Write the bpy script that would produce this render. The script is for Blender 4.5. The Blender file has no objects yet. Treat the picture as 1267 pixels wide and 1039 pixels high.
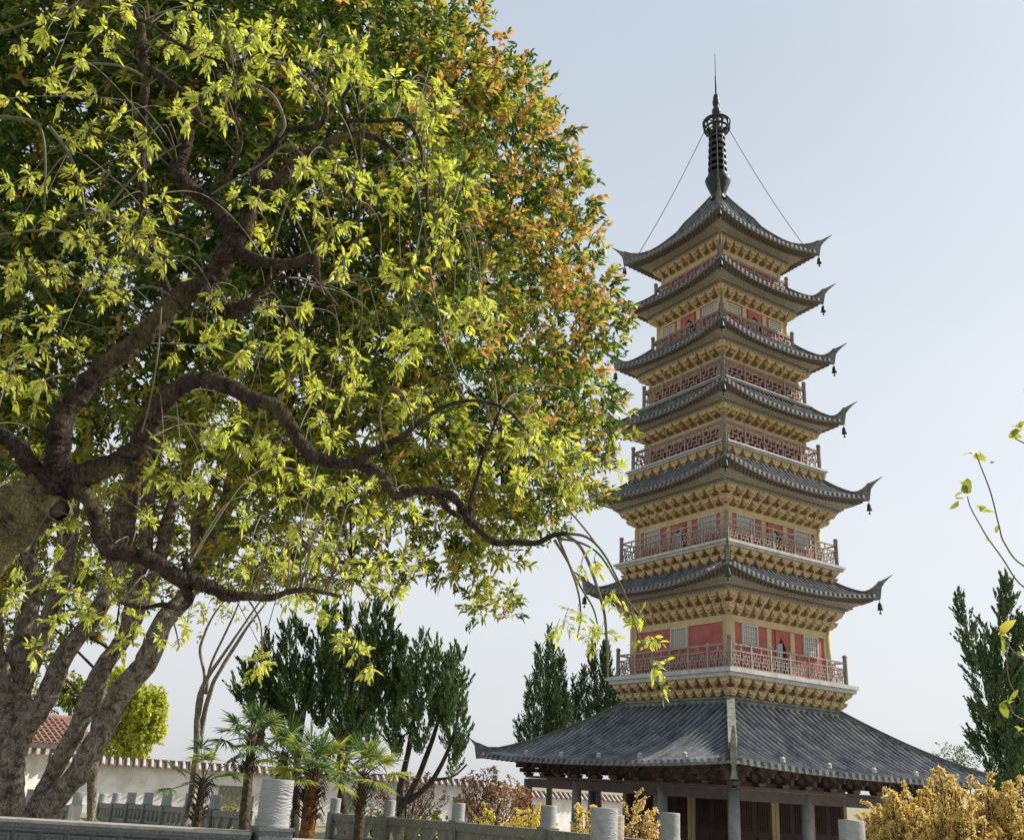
import bpy, math, random
import numpy as np
from mathutils import Vector, Matrix, noise
random.seed(7); rng = np.random.default_rng(7)
S = bpy.context.scene
# ------------------------------------------------------------------ camera
F, CX, CY = 1171.0, 633.5, 519.5
PITCH, ROLL, CAMZ = 0.367, 0.063, 1.6
GZ = -0.6                                    # garden level (the terrace by the camera is at 0)
c_, s_ = math.cos(PITCH), math.sin(PITCH); cr, sr = math.cos(ROLL), math.sin(ROLL)
FW = Vector((0, c_, s_)); X0 = Vector((1, 0, 0)); U0 = Vector((0, -s_, c_))
RT = X0*cr + U0*sr; UP = U0*cr - X0*sr
CAM = Vector((0, 0, CAMZ))
cd = bpy.data.cameras.new('camera'); cam = bpy.data.objects.new('camera', cd)
S.collection.objects.link(cam)
cam.matrix_world = Matrix(((RT.x, UP.x, -FW.x, CAM.x), (RT.y, UP.y, -FW.y, CAM.y), (RT.z, UP.z, -FW.z, CAM.z), (0, 0, 0, 1)))
cd.sensor_width = 36; cd.lens = 36*F/1267; cd.clip_start = 0.05; cd.clip_end = 5000
S.camera = cam
# ------------------------------------------------------------------ light
SUN_AZ, SUN_EL = math.radians(14), math.radians(40)      # azimuth from +x towards +y
w = bpy.data.worlds.new('World'); S.world = w; w.use_nodes = True
nt = w.node_tree; nt.nodes.clear()
sky = nt.nodes.new('ShaderNodeTexSky'); sky.sky_type = 'NISHITA'; sky.sun_disc = False
sky.sun_elevation = SUN_EL; sky.sun_rotation = math.pi/2 - SUN_AZ
sky.air_density = 1.2; sky.dust_density = 3.5; sky.ozone_density = 1.5; sky.altitude = 0
hs = nt.nodes.new('ShaderNodeHueSaturation'); hs.inputs['Saturation'].default_value = 0.3
# thin high haze evens the sky out: a share of pale grey-blue in every direction
mx = nt.nodes.new('ShaderNodeMix'); mx.data_type = 'RGBA'; mx.inputs[0].default_value = 0.75
tcw = nt.nodes.new('ShaderNodeTexCoord'); sx_ = nt.nodes.new('ShaderNodeSeparateXYZ'); rw_ = nt.nodes.new('ShaderNodeValToRGB')
rw_.color_ramp.elements[0].position = 0.0; rw_.color_ramp.elements[0].color = (.66, .67, .69, 1)
rw_.color_ramp.elements[1].position = 0.75; rw_.color_ramp.elements[1].color = (.43, .503, .595, 1)
rm_ = rw_.color_ramp.elements.new(0.3); rm_.color = (.575, .618, .668, 1)
nt.links.new(tcw.outputs['Generated'], sx_.inputs[0]); nt.links.new(sx_.outputs['Z'], rw_.inputs[0])
vm_ = nt.nodes.new('ShaderNodeVectorMath'); vm_.operation = 'SCALE'; vm_.inputs['Scale'].default_value = 8.0
cn_ = nt.nodes.new('ShaderNodeTexNoise'); cn_.inputs['Scale'].default_value = 1.6; cn_.inputs['Detail'].default_value = 5; cn_.inputs['Roughness'].default_value = .55
cm_ = nt.nodes.new('ShaderNodeMapping'); cm_.inputs['Scale'].default_value = (1,1,2.6); cr_ = nt.nodes.new('ShaderNodeMapRange')
cr_.inputs['From Min'].default_value = .3; cr_.inputs['From Max'].default_value = .7; cr_.inputs['To Min'].default_value = .97; cr_.inputs['To Max'].default_value = 1.05
cv_ = nt.nodes.new('ShaderNodeVectorMath'); cv_.operation = 'SCALE'
nt.links.new(tcw.outputs['Generated'], cm_.inputs[0]); nt.links.new(cm_.outputs[0], cn_.inputs[0]); nt.links.new(cn_.outputs[0], cr_.inputs[0])
nt.links.new(rw_.outputs[0], cv_.inputs[0]); nt.links.new(cr_.outputs[0], cv_.inputs['Scale']); nt.links.new(cv_.outputs[0], vm_.inputs[0]); nt.links.new(vm_.outputs[0], mx.inputs[7])
bg = nt.nodes.new('ShaderNodeBackground'); bg.inputs[1].default_value = 0.108
wo = nt.nodes.new('ShaderNodeOutputWorld')
nt.links.new(sky.outputs[0], hs.inputs['Color']); nt.links.new(hs.outputs[0], mx.inputs[6])
nt.links.new(mx.outputs[2], bg.inputs[0]); nt.links.new(bg.outputs[0], wo.inputs[0])
sd = bpy.data.lights.new('sun', 'SUN'); sd.energy = 4.5; sd.angle = math.radians(0.6); sd.color = (1, 0.93, 0.82)
sun = bpy.data.objects.new('sun', sd); S.collection.objects.link(sun)
sdir = Vector((math.cos(SUN_EL)*math.cos(SUN_AZ), math.cos(SUN_EL)*math.sin(SUN_AZ), math.sin(SUN_EL)))
sun.rotation_euler = sdir.to_track_quat('Z', 'Y').to_euler(); sun.location = (40, 20, 60)
S.view_settings.view_transform = 'Standard'; S.view_settings.look = 'None'
S.view_settings.gamma = 1; S.view_settings.exposure = 0.6
S.render.engine = 'CYCLES'
try:
    S.cycles.max_bounces = 6; S.cycles.transparent_max_bounces = 4
except Exception: pass

# ------------------------------------------------------------------ helpers
def at(px, py, d):
    """world point seen at photo pixel (px, py) at distance d along the view axis"""
    return CAM + d*(FW + RT*((px-CX)/F) - UP*((py-CY)/F))
def at_y(px, py, Y):
    v = FW + RT*((px-CX)/F) - UP*((py-CY)/F)
    return CAM + v*(Y/v.y)
def px_at(px, Y, z):
    """ground-plan point under pixel column px at world distance Y, height z"""
    y0 = 1000.0
    for _ in range(12):
        p = at_y(px, y0, Y); q = at_y(px, y0+1, Y); y0 += (z-p.z)/(q.z-p.z)
    return at_y(px, y0, Y)
class MB:
    def __init__(s): s.v = []; s.f = []; s.m = []; s.T = None
    def add(s, vs, fs, mi=0):
        n = len(s.v)
        if s.T: vs = [s.T(Vector(a)) for a in vs]
        s.v += [tuple(a) for a in vs]; s.f += [tuple(n+i for i in f) for f in fs]; s.m += [mi]*len(fs)
    def hexa(s, p, mi=0):      # 8 points: bottom 4 ccw, top 4 ccw
        s.add(p, [(3,2,1,0),(4,5,6,7),(0,1,5,4),(1,2,6,5),(2,3,7,6),(3,0,4,7)], mi)
    def box(s, c, d, mi=0, taper=(1,1)):
        x, y, z = c; a, b, h = d[0]/2, d[1]/2, d[2]/2; ta, tb = taper
        s.hexa([(x-a,y-b,z-h),(x+a,y-b,z-h),(x+a,y+b,z-h),(x-a,y+b,z-h),
                (x-a*ta,y-b*tb,z+h),(x+a*ta,y-b*tb,z+h),(x+a*ta,y+b*tb,z+h),(x-a*ta,y+b*tb,z+h)], mi)
    def bar(s, p, q, wd, ht, mi=0, up=Vector((0,0,1))):
        p = Vector(p); q = Vector(q); d = (q-p).normalized(); r = d.cross(up)
        if r.length < 1e-4: r = d.cross(Vector((0,1,0)))
        r.normalize(); u = r.cross(d); r = r*wd/2; u = u*ht/2
        s.hexa([p-r-u, p+r-u, q+r-u, q-r-u, p-r+u, p+r+u, q+r+u, q-r+u], mi)
    def tube(s, pts, rad, n=8, mi=0, cap=True, rough=0.0, seed=0, fl=1.0):
        pts = [Vector(p) for p in pts]; k = len(pts)
        ref = Vector((0,0,1)); vs = []; fs = []; prev = None
        for i in range(k):
            t = (pts[min(i+1,k-1)]-pts[max(i-1,0)])
            if t.length < 1e-9: t = Vector((0,0,1))
            t.normalize()
            if prev is None:
                a = t.cross(ref)
                if a.length < 1e-3: a = t.cross(Vector((1,0,0)))
                a.normalize()
            else:
                a = prev - t*prev.dot(t)
                a.normalize()
            prev = a; b = t.cross(a); r = rad[i] if hasattr(rad, '__len__') else rad
            for j in range(n):
                th = 2*math.pi*j/n
                o = a*math.cos(th) + b*math.sin(th)
                rr = r
                if rough:
                    P = pts[i]+o*r
                    rr = r*(1 + rough*noise.noise(P*(0.7/r)+Vector((seed,0,0))) + rough*0.6*noise.noise(P*(2.4/r)+Vector((0,seed,0))) + (rough*.35*noise.noise(P*(6/r)) if n > 14 else 0))
                vs.append(pts[i]+o*rr)
        for i in range(k-1):
            for j in range(n):
                j2 = (j+1) % n
                fs.append((i*n+j, i*n+j2, (i+1)*n+j2, (i+1)*n+j))
        if cap:
            fs.append(tuple(range(n-1,-1,-1))); fs.append(tuple(range((k-1)*n, k*n)))
        s.add(vs, fs, mi)
    def lathe(s, prof, n=16, c=(0,0,0), mi=0):
        vs = []; fs = []
        for r, z in prof:
            for j in range(n):
                th = 2*math.pi*j/n; vs.append((c[0]+r*math.cos(th), c[1]+r*math.sin(th), c[2]+z))
        k = len(prof)
        for i in range(k-1):
            for j in range(n):
                j2 = (j+1)%n; fs.append((i*n+j, i*n+j2, (i+1)*n+j2, (i+1)*n+j))
        fs.append(tuple(range(n-1,-1,-1))); fs.append(tuple(range((k-1)*n, k*n)))
        s.add(vs, fs, mi)
    def build(s, name, mats, parent=None, smooth=False, off=None):
        me = bpy.data.meshes.new(name)
        vs = s.v if off is None else [(a[0]-off[0], a[1]-off[1], a[2]-off[2]) for a in s.v]
        me.from_pydata(vs, [], s.f)
        if not isinstance(mats, (list, tuple)): mats = [mats]
        for m in mats: me.materials.append(m)
        if len(mats) > 1: me.polygons.foreach_set('material_index', s.m)
        if smooth: me.polygons.foreach_set('use_smooth', [True]*len(s.f))
        me.update()
        o = bpy.data.objects.new(name, me); S.collection.objects.link(o)
        if parent: o.parent = parent
        return o
def tag(o, label=None, cat=None, group=None, kind=None):
    for k, v in (('label',label),('category',cat),('group',group),('kind',kind)):
        if v: o[k] = v
    return o
def empty(name, loc, label, cat, group=None, rz=0):
    o = bpy.data.objects.new(name, None); S.collection.objects.link(o)
    o.location = loc; o.rotation_euler = (0,0,rz); o.empty_display_size = 0.3
    return tag(o, label, cat, group)
def spline(P, sub=6):
    P = [np.array(p, float) for p in P]; out = []
    for i in range(len(P)-1):
        p0 = P[max(i-1,0)]; p1 = P[i]; p2 = P[i+1]; p3 = P[min(i+2,len(P)-1)]
        for k in range(sub):
            t = k/sub
            out.append(0.5*((2*p1)+(-p0+p2)*t+(2*p0-5*p1+4*p2-p3)*t*t+(-p0+3*p1-3*p2+p3)*t**3))
    out.append(P[-1]); return out
# leaves: many small folded rhombs built with numpy
class Leaves:
    def __init__(s): s.a = []
    def add(s, c, d, L, W, mi, fold=0.25, droop=0.15):
        n = len(c)
        if n == 0: return
        d = d/np.maximum(np.linalg.norm(d,axis=1,keepdims=True),1e-9)
        r = rng.normal(size=(n,3)); r[:,2] += 1.6           # leaf normals tend upwards
        sd_ = np.cross(d, r); sd_ /= np.maximum(np.linalg.norm(sd_,axis=1,keepdims=True),1e-9)
        nn = np.cross(sd_, d)
        L = (L*rng.uniform(.55,1.35,n))[:,None]; W = (W*rng.uniform(.75,1.25,n))[:,None]
        g_ = np.array([0,0,1.])
        m1 = c+d*L*.28; m2 = c+d*L*.68-g_*L*droop*.35
        v = np.stack([c, m1+sd_*W*.48+nn*W*fold, m2+sd_*W*.42+nn*W*fold*.8, c+d*L-g_*L*droop, m2-sd_*W*.42+nn*W*fold*.8, m1-sd_*W*.48+nn*W*fold],1)
        s.a.append((v, np.full(n, mi) if np.isscalar(mi) else mi))
    def build(s, name, mats, parent=None, off=(0,0,0)):
        v = np.concatenate([a[0] for a in s.a]); mi = np.concatenate([a[1] for a in s.a])
        n = len(v); v = v.reshape(-1,3) - np.array(off)
        me = bpy.data.meshes.new(name); me.vertices.add(6*n); me.vertices.foreach_set('co', v.astype(np.float32).ravel())
        b = np.arange(n)[:,None,None]*6
        T_ = np.array([[0,1,5],[1,2,4],[1,4,5],[2,3,4]]); K = 4
        lp = (b+T_[None]).ravel()
        me.loops.add(3*K*n); me.loops.foreach_set('vertex_index', lp.astype(np.int32))
        me.polygons.add(K*n); me.polygons.foreach_set('loop_start', np.arange(0,3*K*n,3,dtype=np.int32))
        me.polygons.foreach_set('loop_total', np.full(K*n,3,dtype=np.int32))
        for m in mats: me.materials.append(m)
        me.polygons.foreach_set('material_index', np.repeat(mi,K).astype(np.int32))
        me.update(); me.validate()
        o = bpy.data.objects.new(name, me); S.collection.objects.link(o)
        if parent: o.parent = parent
        return o
def unit(n):
    v = rng.normal(size=(n,3)); return v/np.linalg.norm(v,axis=1,keepdims=True)
# ------------------------------------------------------------------ materials
def mat(name, col, rough=0.7, col2=None, scale=5.0, bump=0.0, bscale=None, spec=0.4, metal=0.0, detail=6, stretch=(1,1,1), lo=.35, hi=.65):
    m = bpy.data.materials.new(name); m.use_nodes = True; n = m.node_tree; b = n.nodes['Principled BSDF']
    b.inputs['Roughness'].default_value = rough; b.inputs['Metallic'].default_value = metal
    b.inputs['Specular IOR Level'].default_value = spec
    b.inputs['Base Color'].default_value = (*col, 1)
    tc = n.nodes.new('ShaderNodeTexCoord'); mp = n.nodes.new('ShaderNodeMapping'); mp.inputs['Scale'].default_value = stretch
    n.links.new(tc.outputs['Object'], mp.inputs[0])
    if col2:
        t = n.nodes.new('ShaderNodeTexNoise'); t.inputs['Scale'].default_value = scale; t.inputs['Detail'].default_value = detail
        t.inputs['Roughness'].default_value = .65
        r = n.nodes.new('ShaderNodeValToRGB'); r.color_ramp.elements[0].color = (*col,1); r.color_ramp.elements[1].color = (*col2,1)
        r.color_ramp.elements[0].position = lo; r.color_ramp.elements[1].position = hi
        n.links.new(mp.outputs[0], t.inputs[0]); n.links.new(t.outputs[0], r.inputs[0]); n.links.new(r.outputs[0], b.inputs['Base Color'])
    if bump:
        t2 = n.nodes.new('ShaderNodeTexNoise'); t2.inputs['Scale'].default_value = bscale or scale*4; t2.inputs['Detail'].default_value = 8
        t2.inputs['Roughness'].default_value = .7
        bp = n.nodes.new('ShaderNodeBump'); bp.inputs['Strength'].default_value = min(1,bump); bp.inputs['Distance'].default_value = 0.02*max(1,bump)
        n.links.new(mp.outputs[0], t2.inputs[0]); n.links.new(t2.outputs[0], bp.inputs['Height']); n.links.new(bp.outputs[0], b.inputs['Normal'])
    return m
def leafmat(name, cols, rough=0.45, trans=0.35, tcol=None):
    m = bpy.data.materials.new(name); m.use_nodes = True; n = m.node_tree; b = n.nodes['Principled BSDF']; out = n.nodes['Material Output']
    g = n.nodes.new('ShaderNodeNewGeometry'); r = n.nodes.new('ShaderNodeValToRGB'); r.color_ramp.interpolation = 'LINEAR'
    e = r.color_ramp.elements; e[0].color = (*cols[0],1); e[1].color = (*cols[-1],1)
    for i, c in enumerate(cols[1:-1]):
        q = e.new((i+1)/(len(cols)-1)); q.color = (*c,1)
    n.links.new(g.outputs['Random Per Island'], r.inputs[0]); n.links.new(r.outputs[0], b.inputs['Base Color'])
    b.inputs['Roughness'].default_value = rough; b.inputs['Specular IOR Level'].default_value = 0.4
    t = n.nodes.new('ShaderNodeBsdfTranslucent'); mxs = n.nodes.new('ShaderNodeMixShader'); mxs.inputs[0].default_value = trans
    h = n.nodes.new('ShaderNodeHueSaturation'); h.inputs['Value'].default_value = 1.6; h.inputs['Saturation'].default_value = 1.1
    n.links.new(r.outputs[0], h.inputs['Color']); n.links.new(h.outputs[0], t.inputs[0])
    n.links.new(b.outputs[0], mxs.inputs[1]); n.links.new(t.outputs[0], mxs.inputs[2]); n.links.new(mxs.outputs[0], out.inputs[0])
    return m
def barkmat(name, c1, c2, moss=None, mossamt=0.5, bump=1.0, sc=9, paint=None):
    m = bpy.data.materials.new(name); m.use_nodes = True; n = m.node_tree; b = n.nodes['Principled BSDF']
    b.inputs['Roughness'].default_value = .9; b.inputs['Specular IOR Level'].default_value = .2
    tc = n.nodes.new('ShaderNodeTexCoord')
    t = n.nodes.new('ShaderNodeTexNoise'); t.inputs['Scale'].default_value = sc; t.inputs['Detail'].default_value = 8; t.inputs['Roughness'].default_value = .75; t.inputs['Distortion'].default_value = .6
    v = n.nodes.new('ShaderNodeTexVoronoi'); v.inputs['Scale'].default_value = sc*3.2; v.feature = 'DISTANCE_TO_EDGE'
    mpv = n.nodes.new('ShaderNodeMapping'); mpv.inputs['Scale'].default_value = (1,1,.35)
    n.links.new(tc.outputs['Object'], mpv.inputs[0]); n.links.new(mpv.outputs[0], v.inputs[0])
    n.links.new(tc.outputs['Object'], t.inputs[0])
    r = n.nodes.new('ShaderNodeValToRGB'); r.color_ramp.elements[0].position = .40; r.color_ramp.elements[1].position = .62
    r.color_ramp.elements[0].color = (*c1,1); r.color_ramp.elements[1].color = (*c2,1)
    n.links.new(t.outputs[0], r.inputs[0]); last = r.outputs[0]
    if moss:
        t3 = n.nodes.new('ShaderNodeTexNoise'); t3.inputs['Scale'].default_value = 3.0; t3.inputs['Detail'].default_value = 7; t3.inputs['Roughness'].default_value = .7
        n.links.new(tc.outputs['Object'], t3.inputs[0])
        r3 = n.nodes.new('ShaderNodeValToRGB'); r3.color_ramp.elements[0].position = 1-mossamt-.08; r3.color_ramp.elements[1].position = 1-mossamt+.08
        n.links.new(t3.outputs[0], r3.inputs[0])
        mm = n.nodes.new('ShaderNodeMix'); mm.data_type = 'RGBA'; n.links.new(r3.outputs[0], mm.inputs[0]); n.links.new(last, mm.inputs[6]); mm.inputs[7].default_value = (*moss,1); last = mm.outputs[2]
    n.links.new(last, b.inputs['Base Color'])
    ad = n.nodes.new('ShaderNodeMath'); ad.operation = 'ADD'; ml = n.nodes.new('ShaderNodeMath'); ml.operation = 'MINIMUM'; ml.inputs[1].default_value = .12
    n.links.new(v.outputs['Distance'], ml.inputs[0])
    m2 = n.nodes.new('ShaderNodeMath'); m2.operation = 'MULTIPLY'; m2.inputs[1].default_value = 3
    n.links.new(ml.outputs[0], m2.inputs[0]); n.links.new(m2.outputs[0], ad.inputs[0]); n.links.new(t.outputs[0], ad.inputs[1])
    bp = n.nodes.new('ShaderNodeBump'); bp.inputs['Strength'].default_value = min(bump,1); bp.inputs['Distance'].default_value = .05
    n.links.new(ad.outputs[0], bp.inputs['Height']); n.links.new(bp.outputs[0], b.inputs['Normal'])
    return m
M = {}
M['tile'] = mat('roof_tile', (.06,.066,.076), .45, (.19,.19,.185), 3.0, .4, 30, .45)
M['tile_skirt'] = mat('skirt_tile', (.05,.058,.072), .38, (.20,.205,.205), 1.6, .4, 30, .45)
M['tile_base'] = mat('roof_pan_tile', (.018,.022,.028), .6, (.035,.04,.045), 4, .3, 30)  # pans darkened against the barrels: sun-streak contrast put into the colour
M['eave'] = mat('eave_edge', (.26,.25,.24), .8, (.15,.145,.14), 6, .2)
M['ridge'] = mat('ridge_plaster', (.20,.20,.185), .8, (.09,.095,.09), 5, .4)
M['ridge_pale'] = mat('ridge_weathered', (.26,.25,.21), .85, (.09,.11,.09), 4, .4)
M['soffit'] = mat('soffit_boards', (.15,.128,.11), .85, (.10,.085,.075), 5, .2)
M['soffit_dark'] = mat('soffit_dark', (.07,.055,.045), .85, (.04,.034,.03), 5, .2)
M['yellow'] = mat('ochre_paint', (.60,.465,.24), .75, (.40,.31,.18), 2.6, .2, 40, stretch=(1,1,.3), lo=.3, hi=.75)
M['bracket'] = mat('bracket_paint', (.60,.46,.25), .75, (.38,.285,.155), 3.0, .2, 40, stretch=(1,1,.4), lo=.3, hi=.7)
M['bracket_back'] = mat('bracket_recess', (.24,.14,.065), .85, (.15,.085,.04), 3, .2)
M['cornice'] = mat('cornice_paint', (.35,.31,.25), .8, (.25,.22,.18), 6, .3)
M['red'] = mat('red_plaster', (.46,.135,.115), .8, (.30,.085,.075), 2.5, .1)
M['red_dark'] = mat('red_plaster_shaded', (.17,.05,.045), .8, (.10,.035,.03), 2.5, .1)  # darker copy of the red plaster: shade behind the lattice put into colour
M['slab'] = mat('slab_stone', (.54,.53,.50), .85, (.36,.36,.35), 4, .3)
M['rail'] = mat('rail_wood', (.33,.235,.205), .7, (.23,.16,.14), 5, .1)
M['railgrey'] = mat('rail_weathered', (.38,.31,.27), .75, (.26,.205,.18), 5, .1)
M['post'] = mat('post_wood', (.25,.22,.19), .75, (.15,.135,.12), 5, .1)
M['white'] = mat('window_bars', (.55,.52,.46), .7)
M['pane'] = mat('window_pane', (.30,.31,.29), .35)
M['dark'] = mat('painted_dark_inside', (.012,.011,.01), .9)  # near-black paint standing for the unlit space behind doorways
M['iron'] = mat('spire_iron', (.018,.026,.026), .5, (.035,.045,.042), 6, .2, spec=.2)
M['wood_dark'] = mat('dark_timber', (.10,.07,.058), .7, (.055,.042,.038), 4, .15)
M['beam_red'] = mat('red_beam', (.16,.06,.045), .7, (.10,.045,.035), 3, .1)
M['door'] = mat('door_red', (.055,.024,.018), .6, (.03,.014,.011), 3, .1)
M['column'] = mat('column_stone', (.20,.21,.22), .6, (.13,.135,.14), 3, .1)
M['wallwhite'] = mat('white_limewash', (.60,.57,.53), .9, (.80,.77,.74), .8, .2, 20, lo=.38, hi=.55)
M['cable'] = mat('steel_cable', (.10,.10,.10), .6)
M['granite'] = mat('dark_granite', (.06,.07,.075), .55, (.13,.145,.15), 60, .25, 150)
M['railtop'] = mat('pale_rail_stone', (.36,.35,.31), .8, (.22,.22,.20), 12, .3)
M['stone'] = mat('grey_green_stone', (.25,.25,.21), .9, (.15,.155,.135), 9, .5, 60)
M['capstone'] = mat('carved_grey_stone', (.36,.37,.37), .85, (.27,.28,.28), 14, .6, 45, stretch=(1,1,3))
M['orange'] = mat('orange_tile', (.30,.17,.115), .8, (.19,.11,.08), 5, .2)
M['wallcap'] = mat('wall_cap_tile', (.07,.065,.065), .8, (.13,.11,.10), 4, .3)
M['capend'] = mat('plastered_tile_end', (.58,.50,.46), .85, (.36,.26,.23), 3, .2)
M['ground'] = mat('grass_ground', (.16,.16,.08), .95, (.30,.27,.17), 2.5, .6, 30)
M['pave'] = mat('paving', (.48,.46,.42), .9, (.36,.345,.32), 5, .4)
M['lattice'] = mat('lattice_green', (.22,.25,.14), .8, (.30,.26,.16), 5)
M['barkA'] = barkmat('gnarled_bark', (.020,.014,.010), (.15,.11,.08), (.28,.25,.11), .52, 1.0, 14)
M['barkA2'] = barkmat('bough_bark_shaded', (.018,.012,.009), (.11,.08,.058), (.17,.155,.06), .40, 1.0, 16)  # darker than the trunk bark; underside shade of the boughs is in the colour
M['barkB'] = barkmat('grey_bark', (.10,.08,.062), (.46,.41,.34), (.20,.19,.11), .33, 1.0, 11)
M['barkP'] = barkmat('pale_bark', (.20,.18,.14), (.42,.38,.31), None, .3, 1.0, 12)
M['barkD'] = barkmat('dark_bark', (.03,.025,.02), (.09,.07,.055), None, .3, .8, 8)
M['twig'] = mat('green_twig', (.07,.085,.03), .6, (.09,.07,.035), 3)
M['twig_pale'] = mat('tan_twig', (.15,.13,.08), .7, (.09,.075,.05), 5)
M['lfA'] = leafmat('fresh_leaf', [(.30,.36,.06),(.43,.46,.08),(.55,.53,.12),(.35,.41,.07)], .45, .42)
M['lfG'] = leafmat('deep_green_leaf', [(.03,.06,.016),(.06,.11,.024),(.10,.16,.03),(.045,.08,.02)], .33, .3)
M['lfY'] = leafmat('yellow_green_leaf', [(.20,.25,.04),(.32,.34,.06),(.42,.36,.08),(.16,.22,.04)], .45, .45)
M['lfO'] = leafmat('orange_new_leaf', [(.50,.26,.10),(.54,.37,.12),(.42,.20,.09),(.44,.40,.09)], .45, .4)
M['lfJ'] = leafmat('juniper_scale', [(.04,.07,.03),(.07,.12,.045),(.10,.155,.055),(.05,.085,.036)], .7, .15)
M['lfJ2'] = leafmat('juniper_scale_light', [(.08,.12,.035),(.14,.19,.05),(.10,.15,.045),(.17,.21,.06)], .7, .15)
M['lfP'] = leafmat('palm_blade', [(.06,.12,.035),(.11,.18,.055),(.16,.22,.07),(.08,.14,.04)], .5, .3)
M['lfP2'] = leafmat('palm_blade_yellow', [(.24,.29,.05),(.36,.36,.08),(.18,.24,.04)], .4, .4)
M['lfR'] = leafmat('red_shrub_leaf', [(.24,.10,.06),(.34,.15,.08),(.20,.09,.05),(.30,.20,.10)], .6, .3)
M['lfGold'] = leafmat('golden_leaf', [(.64,.50,.20),(.72,.60,.25),(.78,.68,.33),(.56,.40,.16),(.50,.50,.24)], .55, .36)
M['lfYel'] = leafmat('yellow_flower', [(.66,.52,.08),(.74,.60,.12),(.54,.48,.10)], .5, .3)

# ------------------------------------------------------------------ ground
g = MB(); g.box((0,900,GZ-.05),(4000,2400,.1)); tag(g.build('ground', M['ground']), kind='structure')
g = MB(); g.add([(-9,-6,0),(9,-6,0),(9,9.5,0),(1,9.8,0),(-3.2,6.3,0),(-9,5.6,0)],[(0,1,2,3,4,5)])
g.add([(-9,-6,0),(9,-6,0),(9,9.5,0),(1,9.8,0),(-3.2,6.3,0),(-9,5.6,0),(-9,-6,-.7),(9,-6,-.7),(9,9.5,-.7),(1,9.8,-.7),(-3.2,6.3,-.7),(-9,5.6,-.7)],
      [(i,(i+6),(i+1)%6+6,(i+1)%6) for i in range(6)])
tag(g.build('pavement', M['pave']), kind='structure')
g = MB(); g.add([(-4,27,GZ+.004),(4.5,11,GZ+.004),(8,12,GZ+.004),(24,24,GZ+.004),(30,54,GZ+.004),(-2,56,GZ+.004)],[(0,1,2,3,4,5)])
tag(g.build('path', M['pave']), kind='structure')

# ------------------------------------------------------------------ pagoda
TX, TY = 9.6, 40.0
RZ = -0.228 - math.pi/4 + math.pi/2
root = empty('pagoda', (TX,TY,GZ), 'tall seven-storey square pagoda with ochre bracket rows, red walls and dark upturned tile roofs', 'pagoda', rz=RZ)
def H(z): return z + CAMZ - GZ               # heights measured from eye level
def side(k):
    R = Matrix.Rotation(k*math.pi/2, 3, 'Z')
    return lambda v: R @ Vector((v[0], -v[1], v[2]))   # (x along, o outward, z)
# note: side() mirrors nothing: (x, -o) for k = 0
BAL = [(3.58,4.47,3.24,(2.96,3.42),2,.30),(3.45,9.30,3.20,(3.0,8.50),2,.20),(3.13,13.55,2.87,(2.90,12.99),1,.16),
       (2.80,16.58,2.54,None,0,.10),(2.40,19.12,2.26,None,0,.08),(2.24,22.02,2.17,None,0,.08)]
WALL = [2.80,2.70,2.43,2.30,2.05,1.90]
BT = [6.56,10.90,14.84,17.74,20.80,23.40]
FAS = [(3.34,7.37,3.56,7.61,2),(3.33,11.6,3.50,11.82,2),(2.87,15.22,3.01,15.44,1),(2.71,18.2,2.85,18.42,1),(2.38,21.2,2.52,21.46,1),(2.22,23.86,2.36,24.06,1)]
ROOF = [ # o_top,z_top, w_corner,z_corner, drop_mid, in_mid, tip
 (3.0,8.56,4.34,8.12,.38,.26,(4.74,9.03)),(2.93,12.98,4.26,12.34,.36,.26,(4.68,13.28)),(2.6,16.46,3.70,15.84,.30,.22,(4.12,16.8)),
 (2.30,19.50,3.53,18.8,.30,.22,(3.95,19.68)),(2.15,22.50,3.32,21.9,.30,.22,(3.74,22.78)),(.26,27.75,3.29,24.48,.30,.22,(3.72,25.42))]
SK = (2.98,3.32,7.40,1.08,.17,.30,(7.92,2.02))
def roof_fn(r, pw):
    ot, zt, wc, zc, dm, im, tip = r
    def f(x, t):
        # solve o for this x and t: o = ot + (oe(s)-ot)*t, s = x/o
        o = ot + (wc-im-ot)*t
        for _ in range(8):
            s = min(1, abs(x)/max(o,1e-6)); o = ot + (wc - im*(1-s**3.0) - ot)*t
        s = min(1, abs(x)/max(o,1e-6))
        z = zt + (zc-dm-zt)*(1-(1-t)**pw) + dm*(s**2.3)*(t**2.2)
        return o, z
    return f
def hip_pt(r, pw, t):
    ot, zt, wc, zc, dm, im, tip = r
    o = ot + (wc-ot)*t
    return o, zt + (zc-dm-zt)*(1-(1-t)**pw) + dm*t**2.2
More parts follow.
